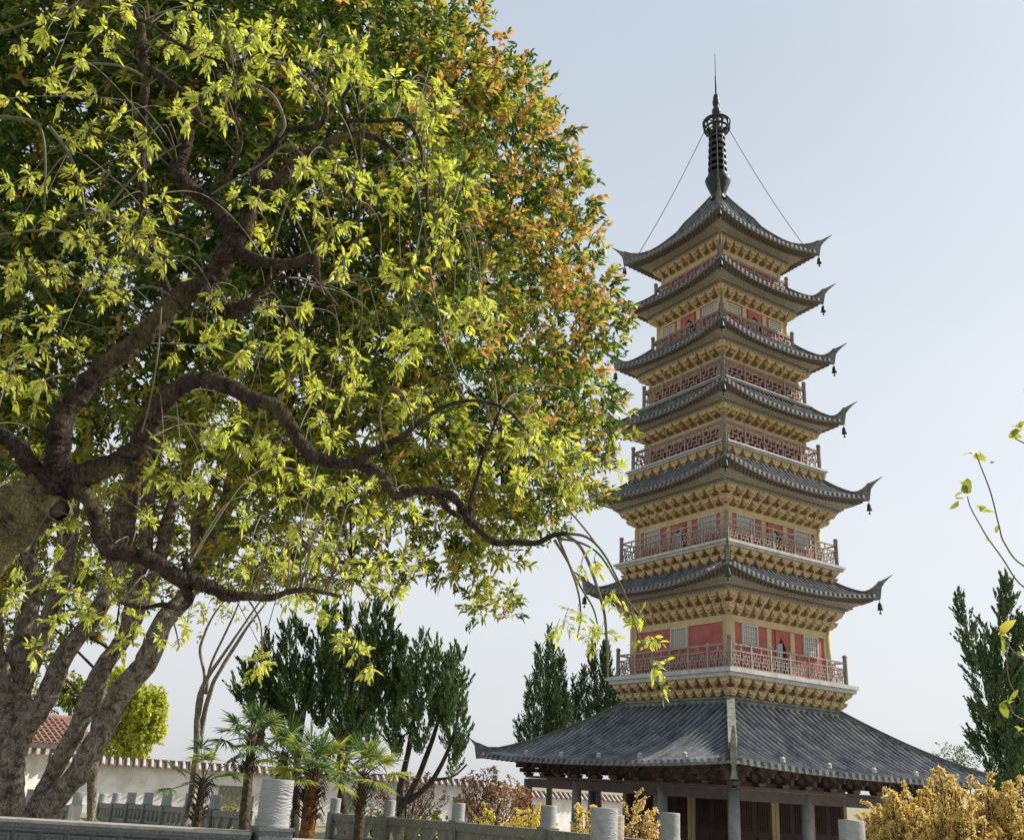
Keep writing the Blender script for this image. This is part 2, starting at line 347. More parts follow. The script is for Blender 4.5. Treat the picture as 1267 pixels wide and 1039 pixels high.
def make_roof(r, pw, spacing, soff, name='roof', tile_r=.075, big=False, apex=False):
    ot, zt, wc, zc, dm, im, tip = r
    f = roof_fn(r, pw); mb = MB()
    NT = 12 if big or apex else 6; NS = 24
    for k in range(4):
        mb.T = side(k)
        # pan surface
        vs = []; fs = []
        for i in range(NT+1):
            t = i/NT
            o0, _ = hip_pt(r, pw, t)
            for j in range(NS+1):
                s = -1+2*j/NS; x = s*o0
                for _ in range(3):
                    o, z = f(x, t); x = s*o
                vs.append((x, o, H(z)))
        for i in range(NT):
            for j in range(NS):
                a = i*(NS+1)+j; fs.append((a, a+1, a+NS+2, a+NS+1))
        mb.add(vs, fs, 1)
        # eave edge strip and soffit
        ev = vs[NT*(NS+1):]; th = .08
        lo = [(a[0], a[1], a[2]-th) for a in ev]; n = len(ev)
        mb.add(ev+lo, [(i, i+1, n+i+1, n+i) for i in range(n-1)], 2)
        sw, sz = soff
        inn = [(-sw+2*sw*j/NS, sw, H(sz)) for j in range(NS+1)]
        lo2 = [(a[0], a[1]-.0, a[2]) for a in lo]
        fm = .50
        mid_ = [tuple(Vector(a).lerp(Vector(b), fm)) for a, b in zip(lo2, inn)]
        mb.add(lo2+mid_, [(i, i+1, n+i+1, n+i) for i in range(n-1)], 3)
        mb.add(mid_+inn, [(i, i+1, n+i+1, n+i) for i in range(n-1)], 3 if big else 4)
        # rafters under the eave
        nr = int(2*wc/.22)
        for q in range(nr):
            s = -0.97+1.94*(q+.5)/nr
            j = (s+1)/2*NS; j0 = int(j); fr = j-j0
            A = Vector(lo[j0]).lerp(Vector(lo[min(j0+1,NS)]), fr); B = Vector(inn[j0]).lerp(Vector(inn[min(j0+1,NS)]), fr)
            A = A + (B-A)*.04; B = B if big else A.lerp(B,.50); mb.bar(A-Vector((0,0,.02)), B-Vector((0,0,.02)), .07, .06, 3)
        # barrel tiles
        nrow = int(2*(wc-im)/spacing); 
        for q in range(nrow):
            x = -(wc-im*.9) + (q+.5)*2*(wc-im*.9)/nrow
            t0 = 0
            if abs(x) > ot:
                lo_, hi_ = 0., 1.
                for _ in range(20):
                    mid = (lo_+hi_)/2
                    if hip_pt(r,pw,mid)[0] < abs(x): lo_ = mid
                    else: hi_ = mid
                t0 = hi_
            if t0 > .97: continue
            nseg = max(2, int(NT*(1-t0)))
            pts = []
            for i in range(nseg+1):
                t = t0 + (1.0-t0)*i/nseg; o, z = f(x, t)
                pts.append(Vector((x, o + (.05 if i == nseg else 0), H(z)+.01 + random.uniform(-.004,.004))))
            vs = []; fs = []
            R5 = [(-1,-.2),(-.8,.8),(0,1.35),(.8,.8),(1,-.2)]
            for p in pts:
                for a, b in R5: vs.append((p.x+a*tile_r, p.y, p.z+b*tile_r))
            for i in range(nseg):
                for j in range(4): a = i*5+j; fs.append((a, a+1, a+6, a+5))
            b = nseg*5; fs.append((b,b+1,b+2,b+3,b+4)); mb.add(vs, fs, 0)
            # drip disc at the eave
            p = pts[-1]; mb.box((p.x, p.y-.01, p.z+.01), (tile_r*1.9,.03,.13), 2 if not big else 0)
            if not big and False: pass
    mb.T = None
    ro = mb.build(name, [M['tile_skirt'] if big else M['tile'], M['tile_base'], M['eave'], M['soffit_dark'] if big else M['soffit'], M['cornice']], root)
    tag(ro)
    # hip ridges with horns
    for k in range(4):
        hb = MB(); R = Matrix.Rotation(k*math.pi/2-math.pi/4, 3, 'Z')
        q2 = math.sqrt(2)
        path = [hip_pt(r, pw, t) for t in np.linspace(0,1,14)]
        rh, rw = (.26,.20) if big else (.20,.14)
        tw, tz = tip
        wl, zl = path[-1]
        # horn: continues the hip and curls upwards
        P = [(o, z) for o, z in path]
        horn = [(wl+(tw-wl)*u, zl) for u in (.15,.4,.7,1.0)]; dz = tz-zl
        nbody = len(P); P += horn
        vs = []; fs = []
        for i, (o, z) in enumerate(P):
            if i < nbody:
                u = i/(nbody-1); h = rh*(1.0 if (apex and u < .36) else .8 if not apex else .55); wdt = rw
                if apex and u < .36: h = rh*1.35
                # towards the corner the ridge grows into the horn
                h += (max(0,(u-(.86 if big else .62))/(.14 if big else .38))**1.7)*(dz*(.52 if big else .66)-h)
                low = .14
            else:
                q_ = i-nbody; u = (.15,.4,.7,1.0)[q_]; h = dz*((.58,.68,.84,1.0) if big else (.70,.78,.89,1.0))[q_]; wdt = rw*(1-u*.65); low = -dz*(.40,.62,.82,.98)[q_]
            vs += [(-wdt/2, o*q2, H(z)-low), (wdt/2, o*q2, H(z)-low), (wdt/2, o*q2, H(z)+h), (-wdt/2, o*q2, H(z)+h)]
        for i in range(len(P)-1):
            a = i*4
            fs += [(a,a+1,a+5,a+4),(a+1,a+2,a+6,a+5),(a+2,a+3,a+7,a+6),(a+3,a,a+4,a+7)]
        e = (len(P)-1)*4; fs += [(3,2,1,0),(e,e+1,e+2,e+3)]
        hb.T = lambda v, R=R: R @ Vector((v[0], -v[1], v[2]))
        hb.add(vs, fs)
        # stacked courses: a thin projecting cap along the ridge
        for i in range(0, nbody-1):
            o, z = P[i]; o2, z2 = P[i+1]; hh = vs[i*4+2][2]; hh2 = vs[(i+1)*4+2][2]
            hb.bar((0,o*q2,hh),(0,o2*q2,hh2), rw+.08, .05)
        hb.build('hip_ridge', M['ridge_pale'] if (big and k == 0) else M['ridge'], ro)
    # bells
    for k in range(4):
        if big: break
        bb = MB(); R = Matrix.Rotation(k*math.pi/2-math.pi/4, 3, 'Z'); o = wc*math.sqrt(2)-.04
        p = R @ Vector((0,-o,H(zc)-.14))
        bb.tube([p, p-Vector((0,0,.16))], .012, 5)
        bb.lathe([(.03,-.12),(.06,-.16),(.085,-.22),(.095,-.36),(.12,-.44),(.10,-.44)], 10, tuple(p))
        bb.lathe([(.015,-.44),(.02,-.52),(.05,-.56),(.05,-.60),(.02,-.61)], 6, tuple(p))
        bb.build('bell', M['iron'], ro, True)
    return ro
def bracket_row(parent, k, w0, z0, w1, z1, tiers, wood=None, n=None):
    """rows of corbel brackets stepping out from (w0,z0) to (w1,z1)"""
    mb = MB(); mb.T = side(k)
    n = n or max(7, int(round(2*w1/.58)))
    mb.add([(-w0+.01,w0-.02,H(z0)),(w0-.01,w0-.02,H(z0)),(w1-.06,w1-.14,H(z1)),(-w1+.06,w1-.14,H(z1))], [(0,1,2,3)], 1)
    th = (z1-z0)/tiers
    for t in range(tiers):
        zb = z0+th*t; zt = zb+th
        wb = w0+(w1-w0)*t/tiers; wt = w0+(w1-w0)*(t+1)/tiers
        pitch = 2*wt/n; off = 0 if t % 2 == 0 or tiers == 1 else .5
        cnt = n+1 if off == 0 else n
        for q in range(cnt):
            x = -wt+pitch*(q+off)
            if off == 0: x *= (wt-.10)/wt
            xs = x*(wb+.04)/wt
            # lower block
            mb.hexa([(xs-.06,wb-.12,H(zb)),(xs+.06,wb-.12,H(zb)),(xs+.06,wb+.02,H(zb)),(xs-.06,wb+.02,H(zb)),
                     (xs-.09,wb-.12,H(zb+.12*th)),(xs+.09,wb-.12,H(zb+.12*th)),(xs+.09,wb+.06,H(zb+.12*th)),(xs-.09,wb+.06,H(zb+.12*th))])
            # projecting arm with curved underside
            prof = [(wb-.1,.12),(wb+.06,.12),(wb+(wt-wb)*.55,.30),(wt-.04,.55),(wt-.02,.80),(wb-.1,.80)]
            vs = [(xs-.055,o,H(zb+th*u)) for o,u in prof]+[(xs+.055,o,H(zb+th*u)) for o,u in prof]; m_ = len(prof)
            mb.add(vs, [tuple(range(m_-1,-1,-1)), tuple(range(m_,2*m_))]+[(i,(i+1)%m_,(i+1)%m_+m_,i+m_) for i in range(m_)])
            # lateral bowed arms at the top of the tier, and at mid depth
            for oo, hw, u0, u1 in ((wt-.05,pitch*.37,.52,.86),(wb+(wt-wb)*.45,pitch*.33,.30,.62)):
                p2 = [(-hw,u1),(-hw,u1-.10),(-hw*.62,u0+.04),(-hw*.3,u0),(hw*.3,u0),(hw*.62,u0+.04),(hw,u1-.10),(hw,u1)]
                xa = x*(oo)/wt
                vs = [(xa+a,oo-.05,H(zb+th*b)) for a,b in p2]+[(xa+a,oo+.05,H(zb+th*b)) for a,b in p2]; m_ = len(p2)
                mb.add(vs, [tuple(range(m_)), tuple(range(2*m_-1,m_-1,-1))]+[(i+m_,(i+1)%m_+m_,(i+1)%m_,i) for i in range(m_)])
                for sx in (-1,0,1):
                    mb.box((xa+sx*hw*.8, oo+.01, H(zb+th*min(.97,u1+.06))), (.10,.12,.13*th),0,(1.25,1.15))
        # tie beam above the tier
        mb.box((0,wt-.07,H(zt-.04*th)), (2*wt-.12-(.02*k),.10,.07*th+.03))
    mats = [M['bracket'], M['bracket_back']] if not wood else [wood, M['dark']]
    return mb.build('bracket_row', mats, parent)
def lattice(mb, x0, x1, o, z0, z1, t=.032):
    """fretwork of one railing bay"""
    W = x1-x0; Hh = z1-z0
    def seg(a, b, c, d):
        A = (x0+a*W, o, z0+b*Hh); B = (x0+c*W, o, z0+d*Hh)
        if b == d: mb.box(((A[0]+B[0])/2,o,A[2]),(abs(B[0]-A[0])+t,.035,t))
        else: mb.box((A[0],o,(A[2]+B[2])/2),(t,.030,abs(B[2]-A[2])-t))
    for a in [(0,.5,.22,.5),(.22,.5,.22,1),(.22,.75,.5,.75),(.11,0,.11,.5),(.11,.25,.36,.25),(.36,.25,.36,.75),(.36,.5,.64,.5),
              (.5,.75,.5,1),(.5,0,.5,.25),(.5,.25,.78,.25),(.64,.25,.64,.75),(.64,.75,.89,.75),(.89,.5,.89,1),(.78,.5,1,.5),(.78,0,.78,.5)]:
        seg(*a)
def railing(parent, k, w, z, matr, nb, full=False):
    mb = MB(); mb.T = side(k)
    zt = z+.90; zm = .80 if full else .64
    for zz, th in ((z+.07,.06),(z+zm+.02,.045),(zt,.06)):
        mb.box((0,w,H(zz)),(2*w-.12,.06,th))
    bw = (2*w-.14)/nb
    for i in range(nb+1):
        x = -w+.07+i*bw
        if 0 < i < nb: mb.box((x,w,H(z+.5)),(.07,.07,.98))
    for i in range(nb):
        x = -w+.07+i*bw
        
        if full: lattice(mb, x+.035, x+bw-.035, w, H(z+.10), H(z+zm), .05)
        else: lattice(mb, x+.035, x+bw/2, w, H(z+.10), H(z+zm)); lattice(mb, x+bw/2+.002, x+bw-.035, w+.001, H(z+.10), H(z+zm))
        if not full: mb.box((x+bw/2,w,H(z+.78)),(.05,.04,.18))
    return mb.build('railing', matr, parent)
def window(parent, k, x, w, z, ww, hh, bars=8, cross=False):
    mb = MB(); mb.T = side(k); t = .05
    for sx in (-1,1): mb.box((x+sx*ww/2, w+.03, H(z)+hh/2),(t,.08,hh+t))
    for sz in (0,1): mb.box((x, w+.03, H(z)+sz*hh),(ww-t,.075,t))
    for i in range(1,bars): mb.box((x-ww/2+ww*i/bars, w+.02, H(z)+hh/2),(.028,.03,hh-t))
    if cross:
        for i in range(1,4): mb.box((x, w+.022, H(z)+hh*i/4),(ww-t,.028,.028))
    mb.box((x, w+.006, H(z)+hh/2),(ww-t,.012,hh-t),1)
    return mb.build('window', [M['white'],M['pane']], parent)
def doorway(parent, k, x, w, z, ww, hh):
    """arched doorway: flat black panel painted as the unlit inside, red shouldered head and a half-open pale leaf"""
    mb = MB(); mb.T = side(k)
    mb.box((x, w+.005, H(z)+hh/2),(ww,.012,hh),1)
    pr = [(-.5,.5),(-.5,1),(.5,1),(.5,.5),(.38,.66),(.2,.76),(.08,.80),(0,.88),(-.08,.80),(-.2,.76),(-.38,.66)]
    vs = [(x+a*ww, w+.012, H(z)+b*hh) for a,b in pr]+[(x+a*ww, w+.05, H(z)+b*hh) for a,b in pr]; n = len(pr)
    fr = [(0,1,10),(1,9,10),(1,8,9),(1,7,8),(1,2,7),(2,6,7),(2,5,6),(2,4,5),(2,3,4)]
    mb.add(vs, [tuple(i+n for i in f) for f in fr]+[(i,(i+1)%n,(i+1)%n+n,i+n) for i in range(n)], 0)
    mb.hexa([(x-ww*.46,w+.02,H(z)),(x+ww*.1,w+.02,H(z)),(x+ww*.1,w+.045,H(z)),(x-ww*.46,w+.045,H(z)),
             (x-ww*.46,w+.02,H(z)+hh*.70),(x+ww*.1,w+.02,H(z)+hh*.74),(x+ww*.1,w+.045,H(z)+hh*.74),(x-ww*.46,w+.045,H(z)+hh*.70)],2)
    return mb.build('door', [M['red'],M['dark'],M['pane']], parent)
# --- storeys above the skirt roof
for i in range(6):
    sw, sz, pw_, brk, tiers, th = BAL[i]; a = WALL[i]
    # wall storey
    mb = MB(); z0 = sz; z1 = BT[i]
    mb.box((0,0,(H(z0)+H(z1))/2),(2*a,2*a,z1-z0),0)
    for k in range(4):
        mb.T = side(k)
        for sx in (-1,1): mb.box((sx*(a-.13), a+.012, (H(z0)+H(z1))/2),(.30,.06,z1-z0-.01),1)
        yb = (.26,.26,.40,.40,.10,.36)[i]; mb.box((0,a+.02,H(z1)-.01-yb/2),(2*a-.2,.07,yb),1)
        mb.T = None
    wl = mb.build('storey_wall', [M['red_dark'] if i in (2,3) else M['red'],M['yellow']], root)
    cb = MB()
    for sx in (-1,1):
        for sy in (-1,1):
            cb = MB(); cb.tube([(sx*a,sy*a,H(z0)),(sx*a,sy*a,H(z1)-.02)], .13, 12); cb.build('corner_column', M['yellow'], wl, True)
    for k in range(4):
        if i == 0 and k in (1,3):
            window(wl, k, .1, a, z0+.98, .95, .82, 9)
            continue
        xs = .50 if i else .52
        for sx in ((-1,1) if i in (0,1,4) else ()):
            mb = MB(); mb.T = side(k); mb.box((sx*(xs+.14), a+.015, (H(z0)+H(z1)-yb)/2-.01),(.24,.055,z1-z0-yb-.03)); mb.build('pilaster', M['yellow'], wl)
        if i in (2,3,5): continue
        wz = {0:1.0,1:.62,4:.98}[i]
        hh = {0:.78,1:.72,4:.48}[i]
        for sx in (-1,1): window(wl, k, sx*(a*.5+.32), a, z0+wz, .80 if i != 1 else .95, hh, 6, True)
        doorway(wl, k, 0, a, z0+.02, .62 if i == 0 else .8, (z1-z0)-(.32 if i < 4 else .14))
    f = FAS[i]
    for k in range(4): bracket_row(wl, k, a+.03, z1, f[0], f[1], f[4])
    # cornice above the brackets: two courses with a small fret
    mb = MB()
    for k in range(4):
        mb.T = side(k); d0 = f[0]; d1 = f[2]; hz = f[3]-f[1]
        for u0,u1,o in ((0,.36,d0-.0),(.36,.66,d0+(d1-d0)*.45),(.66,1.0,d1)):
            zz0 = H(f[1]+hz*u0); zz1 = H(f[1]+hz*u1)
            mb.add([(-o,o,zz0),(o,o,zz0),(o,o,zz1),(-o,o,zz1)],[(0,1,2,3)]); mb.add([(-o,o,zz0),(o,o,zz0),(o-.5,o-.5,zz0),(-o+.5,o-.5,zz0)],[(3,2,1,0)])
            mb.add([(-o,o,zz1),(o,o,zz1),(o-.5,o-.5,zz1),(-o+.5,o-.5,zz1)],[(0,1,2,3)])
        o = d0+(d1-d0)*.45; nn = int(2*o/.16)
        for q in range(nn): mb.box((-o+.08+q*.16, o+.012, H(f[1]+hz*.51)),(.09,.03,hz*.22),1)
    mb.build('cornice', [M['cornice'],M['soffit']], wl)
    # balcony
    mb = MB()
    mb.box((0,0,H(sz)-th*.25),(2*sw,2*sw,th*.5)); mb.box((0,0,H(sz)-th*.75-.002),(2*sw-.14,2*sw-.14,th*.5))
    bl = mb.build('balcony', M['slab'], root)
    if i < 3:
        mb = MB()
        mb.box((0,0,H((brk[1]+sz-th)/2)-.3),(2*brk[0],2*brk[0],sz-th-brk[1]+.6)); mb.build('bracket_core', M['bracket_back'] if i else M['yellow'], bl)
    if brk:
        for k in range(4): bracket_row(bl, k, brk[0]+.01, brk[1], sw-.14, sz-th, tiers)
    rm = M['railgrey'] if i < 2 else M['rail']
    for k in range(4): railing(bl, k, pw_, sz, rm, (6,5,5,4,4,4)[i], i > 1)
    for sx in (-1,1):
        for sy in (-1,1):
            mb = MB(); c = (sx*pw_, sy*pw_)
            mb.tube([(c[0],c[1],H(sz)),(c[0],c[1],H(sz)+1.04)], .085, 10)
            mb.lathe([(.07,1.04),(.07,1.07),(.10,1.09),(.10,1.15),(.08,1.20),(.02,1.22)], 12, (c[0],c[1],H(sz)))
            mb.build('corner_post', M['post'], bl, False)
    # roof over this storey
    make_roof(ROOF[i], 1.25 if i < 5 else 1.48, .27, (f[2]-.03, f[3]-.01), apex=(i == 5), tile_r=.068)
# small tile ornaments on the top roof
# --- skirt roof
sk = make_roof(SK, 1.35, .33, (5.5,1.28), 'skirt_roof', .085, big=True)
for k in range(4):
    for j in range(5):
        x = -4.6+2.3*j
        o, z = roof_fn(SK,1.35)(x, .90)
        mb = MB(); mb.T = side(k); mb.lathe([(.07,0),(.09,.06),(.08,.11),(.10,.15),(.045,.21)],8,(x,o,H(z)+.06)); mb.build('tile_finial', M['slab'], sk)
top6 = [o for o in bpy.data.objects if o.name.startswith('roof')][-1]
for k in range(4):
    for j in range(4):
        x = -2.0+1.35*j; o, z = roof_fn(ROOF[5],1.48)(x, .84)
        mb = MB(); mb.T = side(k); mb.lathe([(.06,0),(.09,.06),(.08,.14),(.11,.18),(.05,.26)],8,(x,o,H(z)+.05)); mb.build('tile_finial', M['ridge'], top6)
mb = MB()
for (wq, a, b) in ((3.10,3.26,3.36),(3.04,3.36,3.42),(3.08,3.42,3.50),(3.0,3.50,3.56)):
    mb.box((0,0,H((a+b)/2)),(2*wq,2*wq,b-a-.002))
mb.build('top_ridge_band', M['ridge_pale'], sk)
# --- ground storey: body, columns, beams
mb = MB(); mb.box((0,0,H(.8)/2+.1),(6.0,6.0,H(.8)-.2))
gs = mb.build('ground_storey', M['beam_red'], root)
for k in range(4):
    mb = MB(); mb.T = side(k)
    for x in (-2.9,-1.05,-.85,.85,1.05,2.9): mb.box((x,3.03,1.25),(.17,.10,2.4))
    mb.box((0,3.03,2.5),(6.0,.09,.15)); mb.build('door_frame', M['yellow'], gs)
    for x in (-1.97,0,1.97):
        mb = MB(); mb.T = side(k); mb.box((x,3.015,1.23),(1.6,.04,2.3))
        for sx in (-.4,.4):
            mb.box((x+sx,3.045,.6),(.6,.03,.8)); 
            for q in range(5): mb.box((x+sx-.24+.12*q,3.045,1.75),(.03,.02,1.2))
        mb.build('door', M['door'], gs)
    mb = MB(); mb.T = side(k); mb.box((0,3.02,2.85),(6.0,.06,.5)); mb.build('frieze', M['beam_red'], gs)
cw = 5.8
for k in range(4):
    for x in (-cw,-2.45,2.45):
        mb = MB(); mb.T = side(k)
        mb.lathe([(.28,0),(.30,.08),(.26,.2)],14,(x,cw,.15)); mb.tube([(x,cw,.3),(x,cw,H(.28))],[.19,.175],14)
        mb.build('column', M['column'], gs, True)
    mb = MB(); mb.T = side(k); mb.box((0,cw,H(.13)),(2*cw-.3,.20,.34)); mb.box((0,cw+.001,H(.36)),(2*cw,.30,.08))
    mb.build('beam', M['wood_dark'], gs)
    # large timber brackets below the eave
    for x in (-cw,-4.65,-3.55,-2.45,-1.2,0,1.2,2.45,3.55,4.65):
        mb = MB(); mb.T = side(k)
        z = H(.40)
        mb.box((x,cw,z+.06),(.26,.26,.12),0,(1.3,1.3))
        for oo, hw, zz in ((cw,.36,z+.2),(cw,.50,z+.46),(cw+.34,.40,z+.40)):
            p2 = [(-hw,.16),(-hw,.06),(-hw*.7,-.04),(-hw*.3,-.08),(hw*.3,-.08),(hw*.7,-.04),(hw,.06),(hw,.16)]; m_ = 8
            vs = [(x+a,oo-.06,zz+b) for a,b in p2]+[(x+a,oo+.06,zz+b) for a,b in p2]
            mb.add(vs,[tuple(range(m_)), tuple(range(2*m_-1,m_-1,-1))]+[(i_+m_,(i_+1)%m_+m_,(i_+1)%m_,i_) for i_ in range(m_)])
            for sx in (-1,1): mb.box((x+sx*hw*.85,oo,zz+.20),(.16,.16,.08))
        mb.bar((x,cw-.5,z+.22),(x,cw+.42,z+.20),.12,.16); mb.bar((x,cw-.5,z+.40),(x,cw+.62,z+.36),.12,.14)
        mb.build('eave_bracket', M['wood_dark'], gs)
# inner ceiling between body and columns
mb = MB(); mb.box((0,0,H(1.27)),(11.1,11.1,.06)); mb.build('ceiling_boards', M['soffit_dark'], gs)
mb = MB(); mb.box((0,0,.075),(14.2,14.2,.15)); mb.box((0,0,.16),(13.4,13.4,.02)); mb.build('plinth', M['slab'], root)
mb = MB(); R_ = Matrix.Rotation(-math.pi/4, 3, 'Z')
mb.T = lambda v: R_ @ Vector(v)
mb.box((0,-7.44*math.sqrt(2)+.02,H(.78)),(.17,.14,.34),0,(.6,.8)); mb.box((0,-7.44*math.sqrt(2)+.02,H(.58)),(.22,.18,.07)); mb.build('corner_ornament', M['ridge_pale'], sk)
# hanging bulb lamp shade under right eave
mb = MB(); mb.T = side(0); mb.lathe([(.04,.30),(.06,.2),(.12,.1),(.15,0),(.02,0)],10,(2.2,5.2,H(.28))); mb.build('lamp_shade', M['white'], gs, True)
# --- spire
def ztip(y):
    T_ = [(264.9,27),(243.8,28),(223,29),(202.6,30),(182.4,31),(162.5,32),(143,33),(123.7,34),(104.7,35),(85.9,36),(67.4,37)]
    for (a,b),(c,d) in zip(T_,T_[1:]):
        if a >= y >= c: return b+(a-y)/(a-c)*(d-b)
    return 27
mb = MB(); zb = H(27.75)
mb.lathe([(.34,-.10),(.38,0),(.30,.14),(.34,.26),(.46,.58),(.60,.95),(.64,1.10),(.62,1.18),(.55,1.22),(.30,1.24)],24,(0,0,H(27.85)))
sp = mb.build('spire', M['iron'], root, True)
mb = MB(); mb.tube([(0,0,H(28.8)),(0,0,H(32.9))],[.27,.22],12); mb.build('mast', M['iron'], sp, True)
for i in range(7):
    z = H(29.26)+i*.385; r = .49-.012*i
    mb = MB(); mb.lathe([(r-.05,-.10),(r,-.07),(r,.06),(r-.04,.09),(r-.12,.07),(r-.12,-.07),(r-.05,-.10)],24,(0,0,z))
    for q in range(4): 
        th = q*math.pi/2+.4; mb.bar((0,0,z),(math.cos(th)*(r-.05),math.sin(th)*(r-.05),z),.05,.05)
    for q in range(8):
        th = q*math.pi/4; mb.bar((math.cos(th)*(r-.05),math.sin(th)*(r-.05),z),(math.cos(th)*(r-.06),math.sin(th)*(r-.06),z+.385),.05,.04)
    mb.build('ring', M['iron'], sp)
mb = MB(); 
zc0 = H(31.80)
for q in range(10):
    th = q*math.pi/5; P = [(.36,0),(.55,.14),(.65,.40),(.64,.70)]
    mb.tube([(r*math.cos(th),r*math.sin(th),zc0+z) for r,z in P],.05,6)
    mb.tube([((.66+.03*math.cos(5*t))*math.cos(th+t),(.66)*math.sin(th+t),zc0+.42+.2*math.sin(5*t)) for t in (0,.16,.31,.47,.62)],.045,5)
for r,z,t in ((.38,0,.09),(.65,.72,.075),(.62,.30,.06)):
    mb.tube([(r*math.cos(a),r*math.sin(a),zc0+z) for a in np.linspace(0,2*math.pi,25)],t,6,cap=False)
mb.bar((-.6,0,zc0+.68),(.6,0,zc0+.68),.05,.05); mb.bar((0,-.6,zc0+.68),(0,.6,zc0+.68),.05,.05)
mb.build('crown_basket', M['iron'], sp)
mb = MB(); mb.lathe([(.13,0),(.13,.5),(.16,.55),(.22,.68),(.22,.82),(.14,.98),(.13,1.06),(.18,1.18),(.19,1.38),(.14,1.52),(.16,1.60),(.12,1.78),(.05,1.88)],16,(0,0,H(32.5)))
mb.tube([(0,0,H(34.2)),(0,0,H(35.5)),(0,0,H(35.6)),(0,0,H(37))],[.045,.04,.022,.018],6); mb.build('finial', M['iron'], sp, True)
for k in range(4):
    R = Matrix.Rotation(k*math.pi/2-math.pi/4,3,'Z'); o, z = hip_pt(ROOF[5],1.48,.86)
    A = R @ Vector((0,-.64,zc0+.2)); B = R @ Vector((0,-o*math.sqrt(2),H(z)+.15))
    mb = MB(); mb.tube([A.lerp(B,t)-Vector((0,0,.25*math.sin(math.pi*t))) for t in np.linspace(0,1,9)],.02,5); mb.build('cable', M['cable'], sp)

# ------------------------------------------------------------------ garden wall, house
def wall_run(p, q, ztop, zq, label):
    p = Vector(p); q = Vector(q); L = (q-p).length; ang = math.atan2(q.y-p.y, q.x-p.x)
    r = empty('garden_wall', (p.x,p.y,GZ), label, 'wall', None, ang)
    h = ztop-GZ
    mb = MB(); mb.box((L/2,0,(h-.25)/2),(L,.3,h-.25)); mb.box((L/2,-.17,.18),(L,.04,.36)); wl = mb.build('wall', M['wallwhite'], r)
    mb = MB()
    mb.hexa([(0,-.42,h-.32),(L,-.42,h-.32),(L,.42,h-.32),(0,.42,h-.32),(0,-.06,h-.04),(L,-.06,h-.04),(L,.06,h-.04),(0,.06,h-.04)])
    mb.box((L/2,0,h-.01),(L,.22,.12)); 
    n = int(L/.34)
    for i in range(n):
        x = (i+.5)*L/n
        for sy in (-1,1):
            mb.tube([(x,sy*.05,h-.0),(x,sy*.46,h-.30)],.075,6,1 if sy < 0 else 0)
    mb.build('tile_cap', [M['wallcap'],M['capend']], r)
    return r, L, h
A = px_at(60,44,1.6); B = px_at(600,53,1.6); C = px_at(860,62,1.6)
gw, L, h = wall_run((A.x,A.y,0),(B.x,B.y,0),1.68,0,'long white garden wall with dark tile coping behind the palms and junipers')
for fr in (.385,.655,.945):
    mb = MB(); x = L*fr; z = h-1.35; 
    mb.box((x,-.16,z),(1.25,.03,.85),1); 
    for sx in (-1,1): mb.box((x+sx*.62,-.17,z),(.07,.06,.92))
    for sz in (-1,1): mb.box((x,-.17,z+sz*.43),(1.18,.055,.07))
    for q in range(5): mb.bar((x-.55+.22*q,-.18,z-.4),(x-.33+.22*q,-.18,z+.4),.03,.03)
    for q in range(5): mb.bar((x-.33+.22*q,-.178,z-.4),(x-.55+.22*q,-.178,z+.4),.03,.03)
    mb.build('window', [M['stone'],M['lattice']], gw)
wall_run((B.x+.3,B.y+.1,0),(C.x,C.y,0),1.35,0,'lower white garden wall with tile coping seen between the pagoda columns')
# house at the far left
hp = px_at(-60,46,0); hq = px_at(100,50,0)
ang = math.atan2(hq.y-hp.y, hq.x-hp.x); L = (Vector((hq.x,hq.y,0))-Vector((hp.x,hp.y,0))).length
r = empty('house', (hp.x,hp.y,GZ), 'white house with an orange tiled roof behind the thick leaning trunks', 'house', None, ang)
mb = MB(); mb.box((L/2,3,1.35),(L,6,2.7)); mb.build('wall', M['wallwhite'], r)
mb = MB(); ez = 2.8; rz_ = 4.0
mb.hexa([(-.3,-.6,ez-.1),(L+.3,-.6,ez-.1),(L+.3,6.6,ez-.1),(-.3,6.6,ez-.1),(-.3,2.9,rz_),(L+.3,2.9,rz_),(L+.3,3.1,rz_),(-.3,3.1,rz_)])
for i in range(int(L/.3)):
    x = -.2+i*.3; mb.tube([(x,-.6,ez-.04),(x,2.9,rz_+.03)],.07,6)
for j in range(9):
    y = -.55+j*.4; z = ez-.06+(y+.6)/3.5*(rz_-ez+.1); mb.bar((-.3,y,z+.05),(L+.3,y,z+.05),.05,.05)
mb.tube([(-.3,3,rz_+.05),(L+.3,3,rz_+.05)],.14,8); mb.build('roof', M['orange'], r)
mb = MB(); mb.box((L/2,-.62,ez-.18),(L+.6,.08,.22)); 
for i in range(int(L/.42)): mb.box((.2+i*.42,-.4,ez-.42),(.16,.5,.28),1)
mb.build('eave', [M['wallcap'],M['capend']], r)
for fx in (.35,.8):
    mb = MB(); mb.box((L*fx,-.02,1.7),(1.1,.06,1.2),1); mb.box((L*fx,-.05,1.7),(.06,.06,1.2)); mb.box((L*fx,-.05,1.7),(1.1,.055,.06)); mb.build('window', [M['wood_dark'],M['pane']], r)

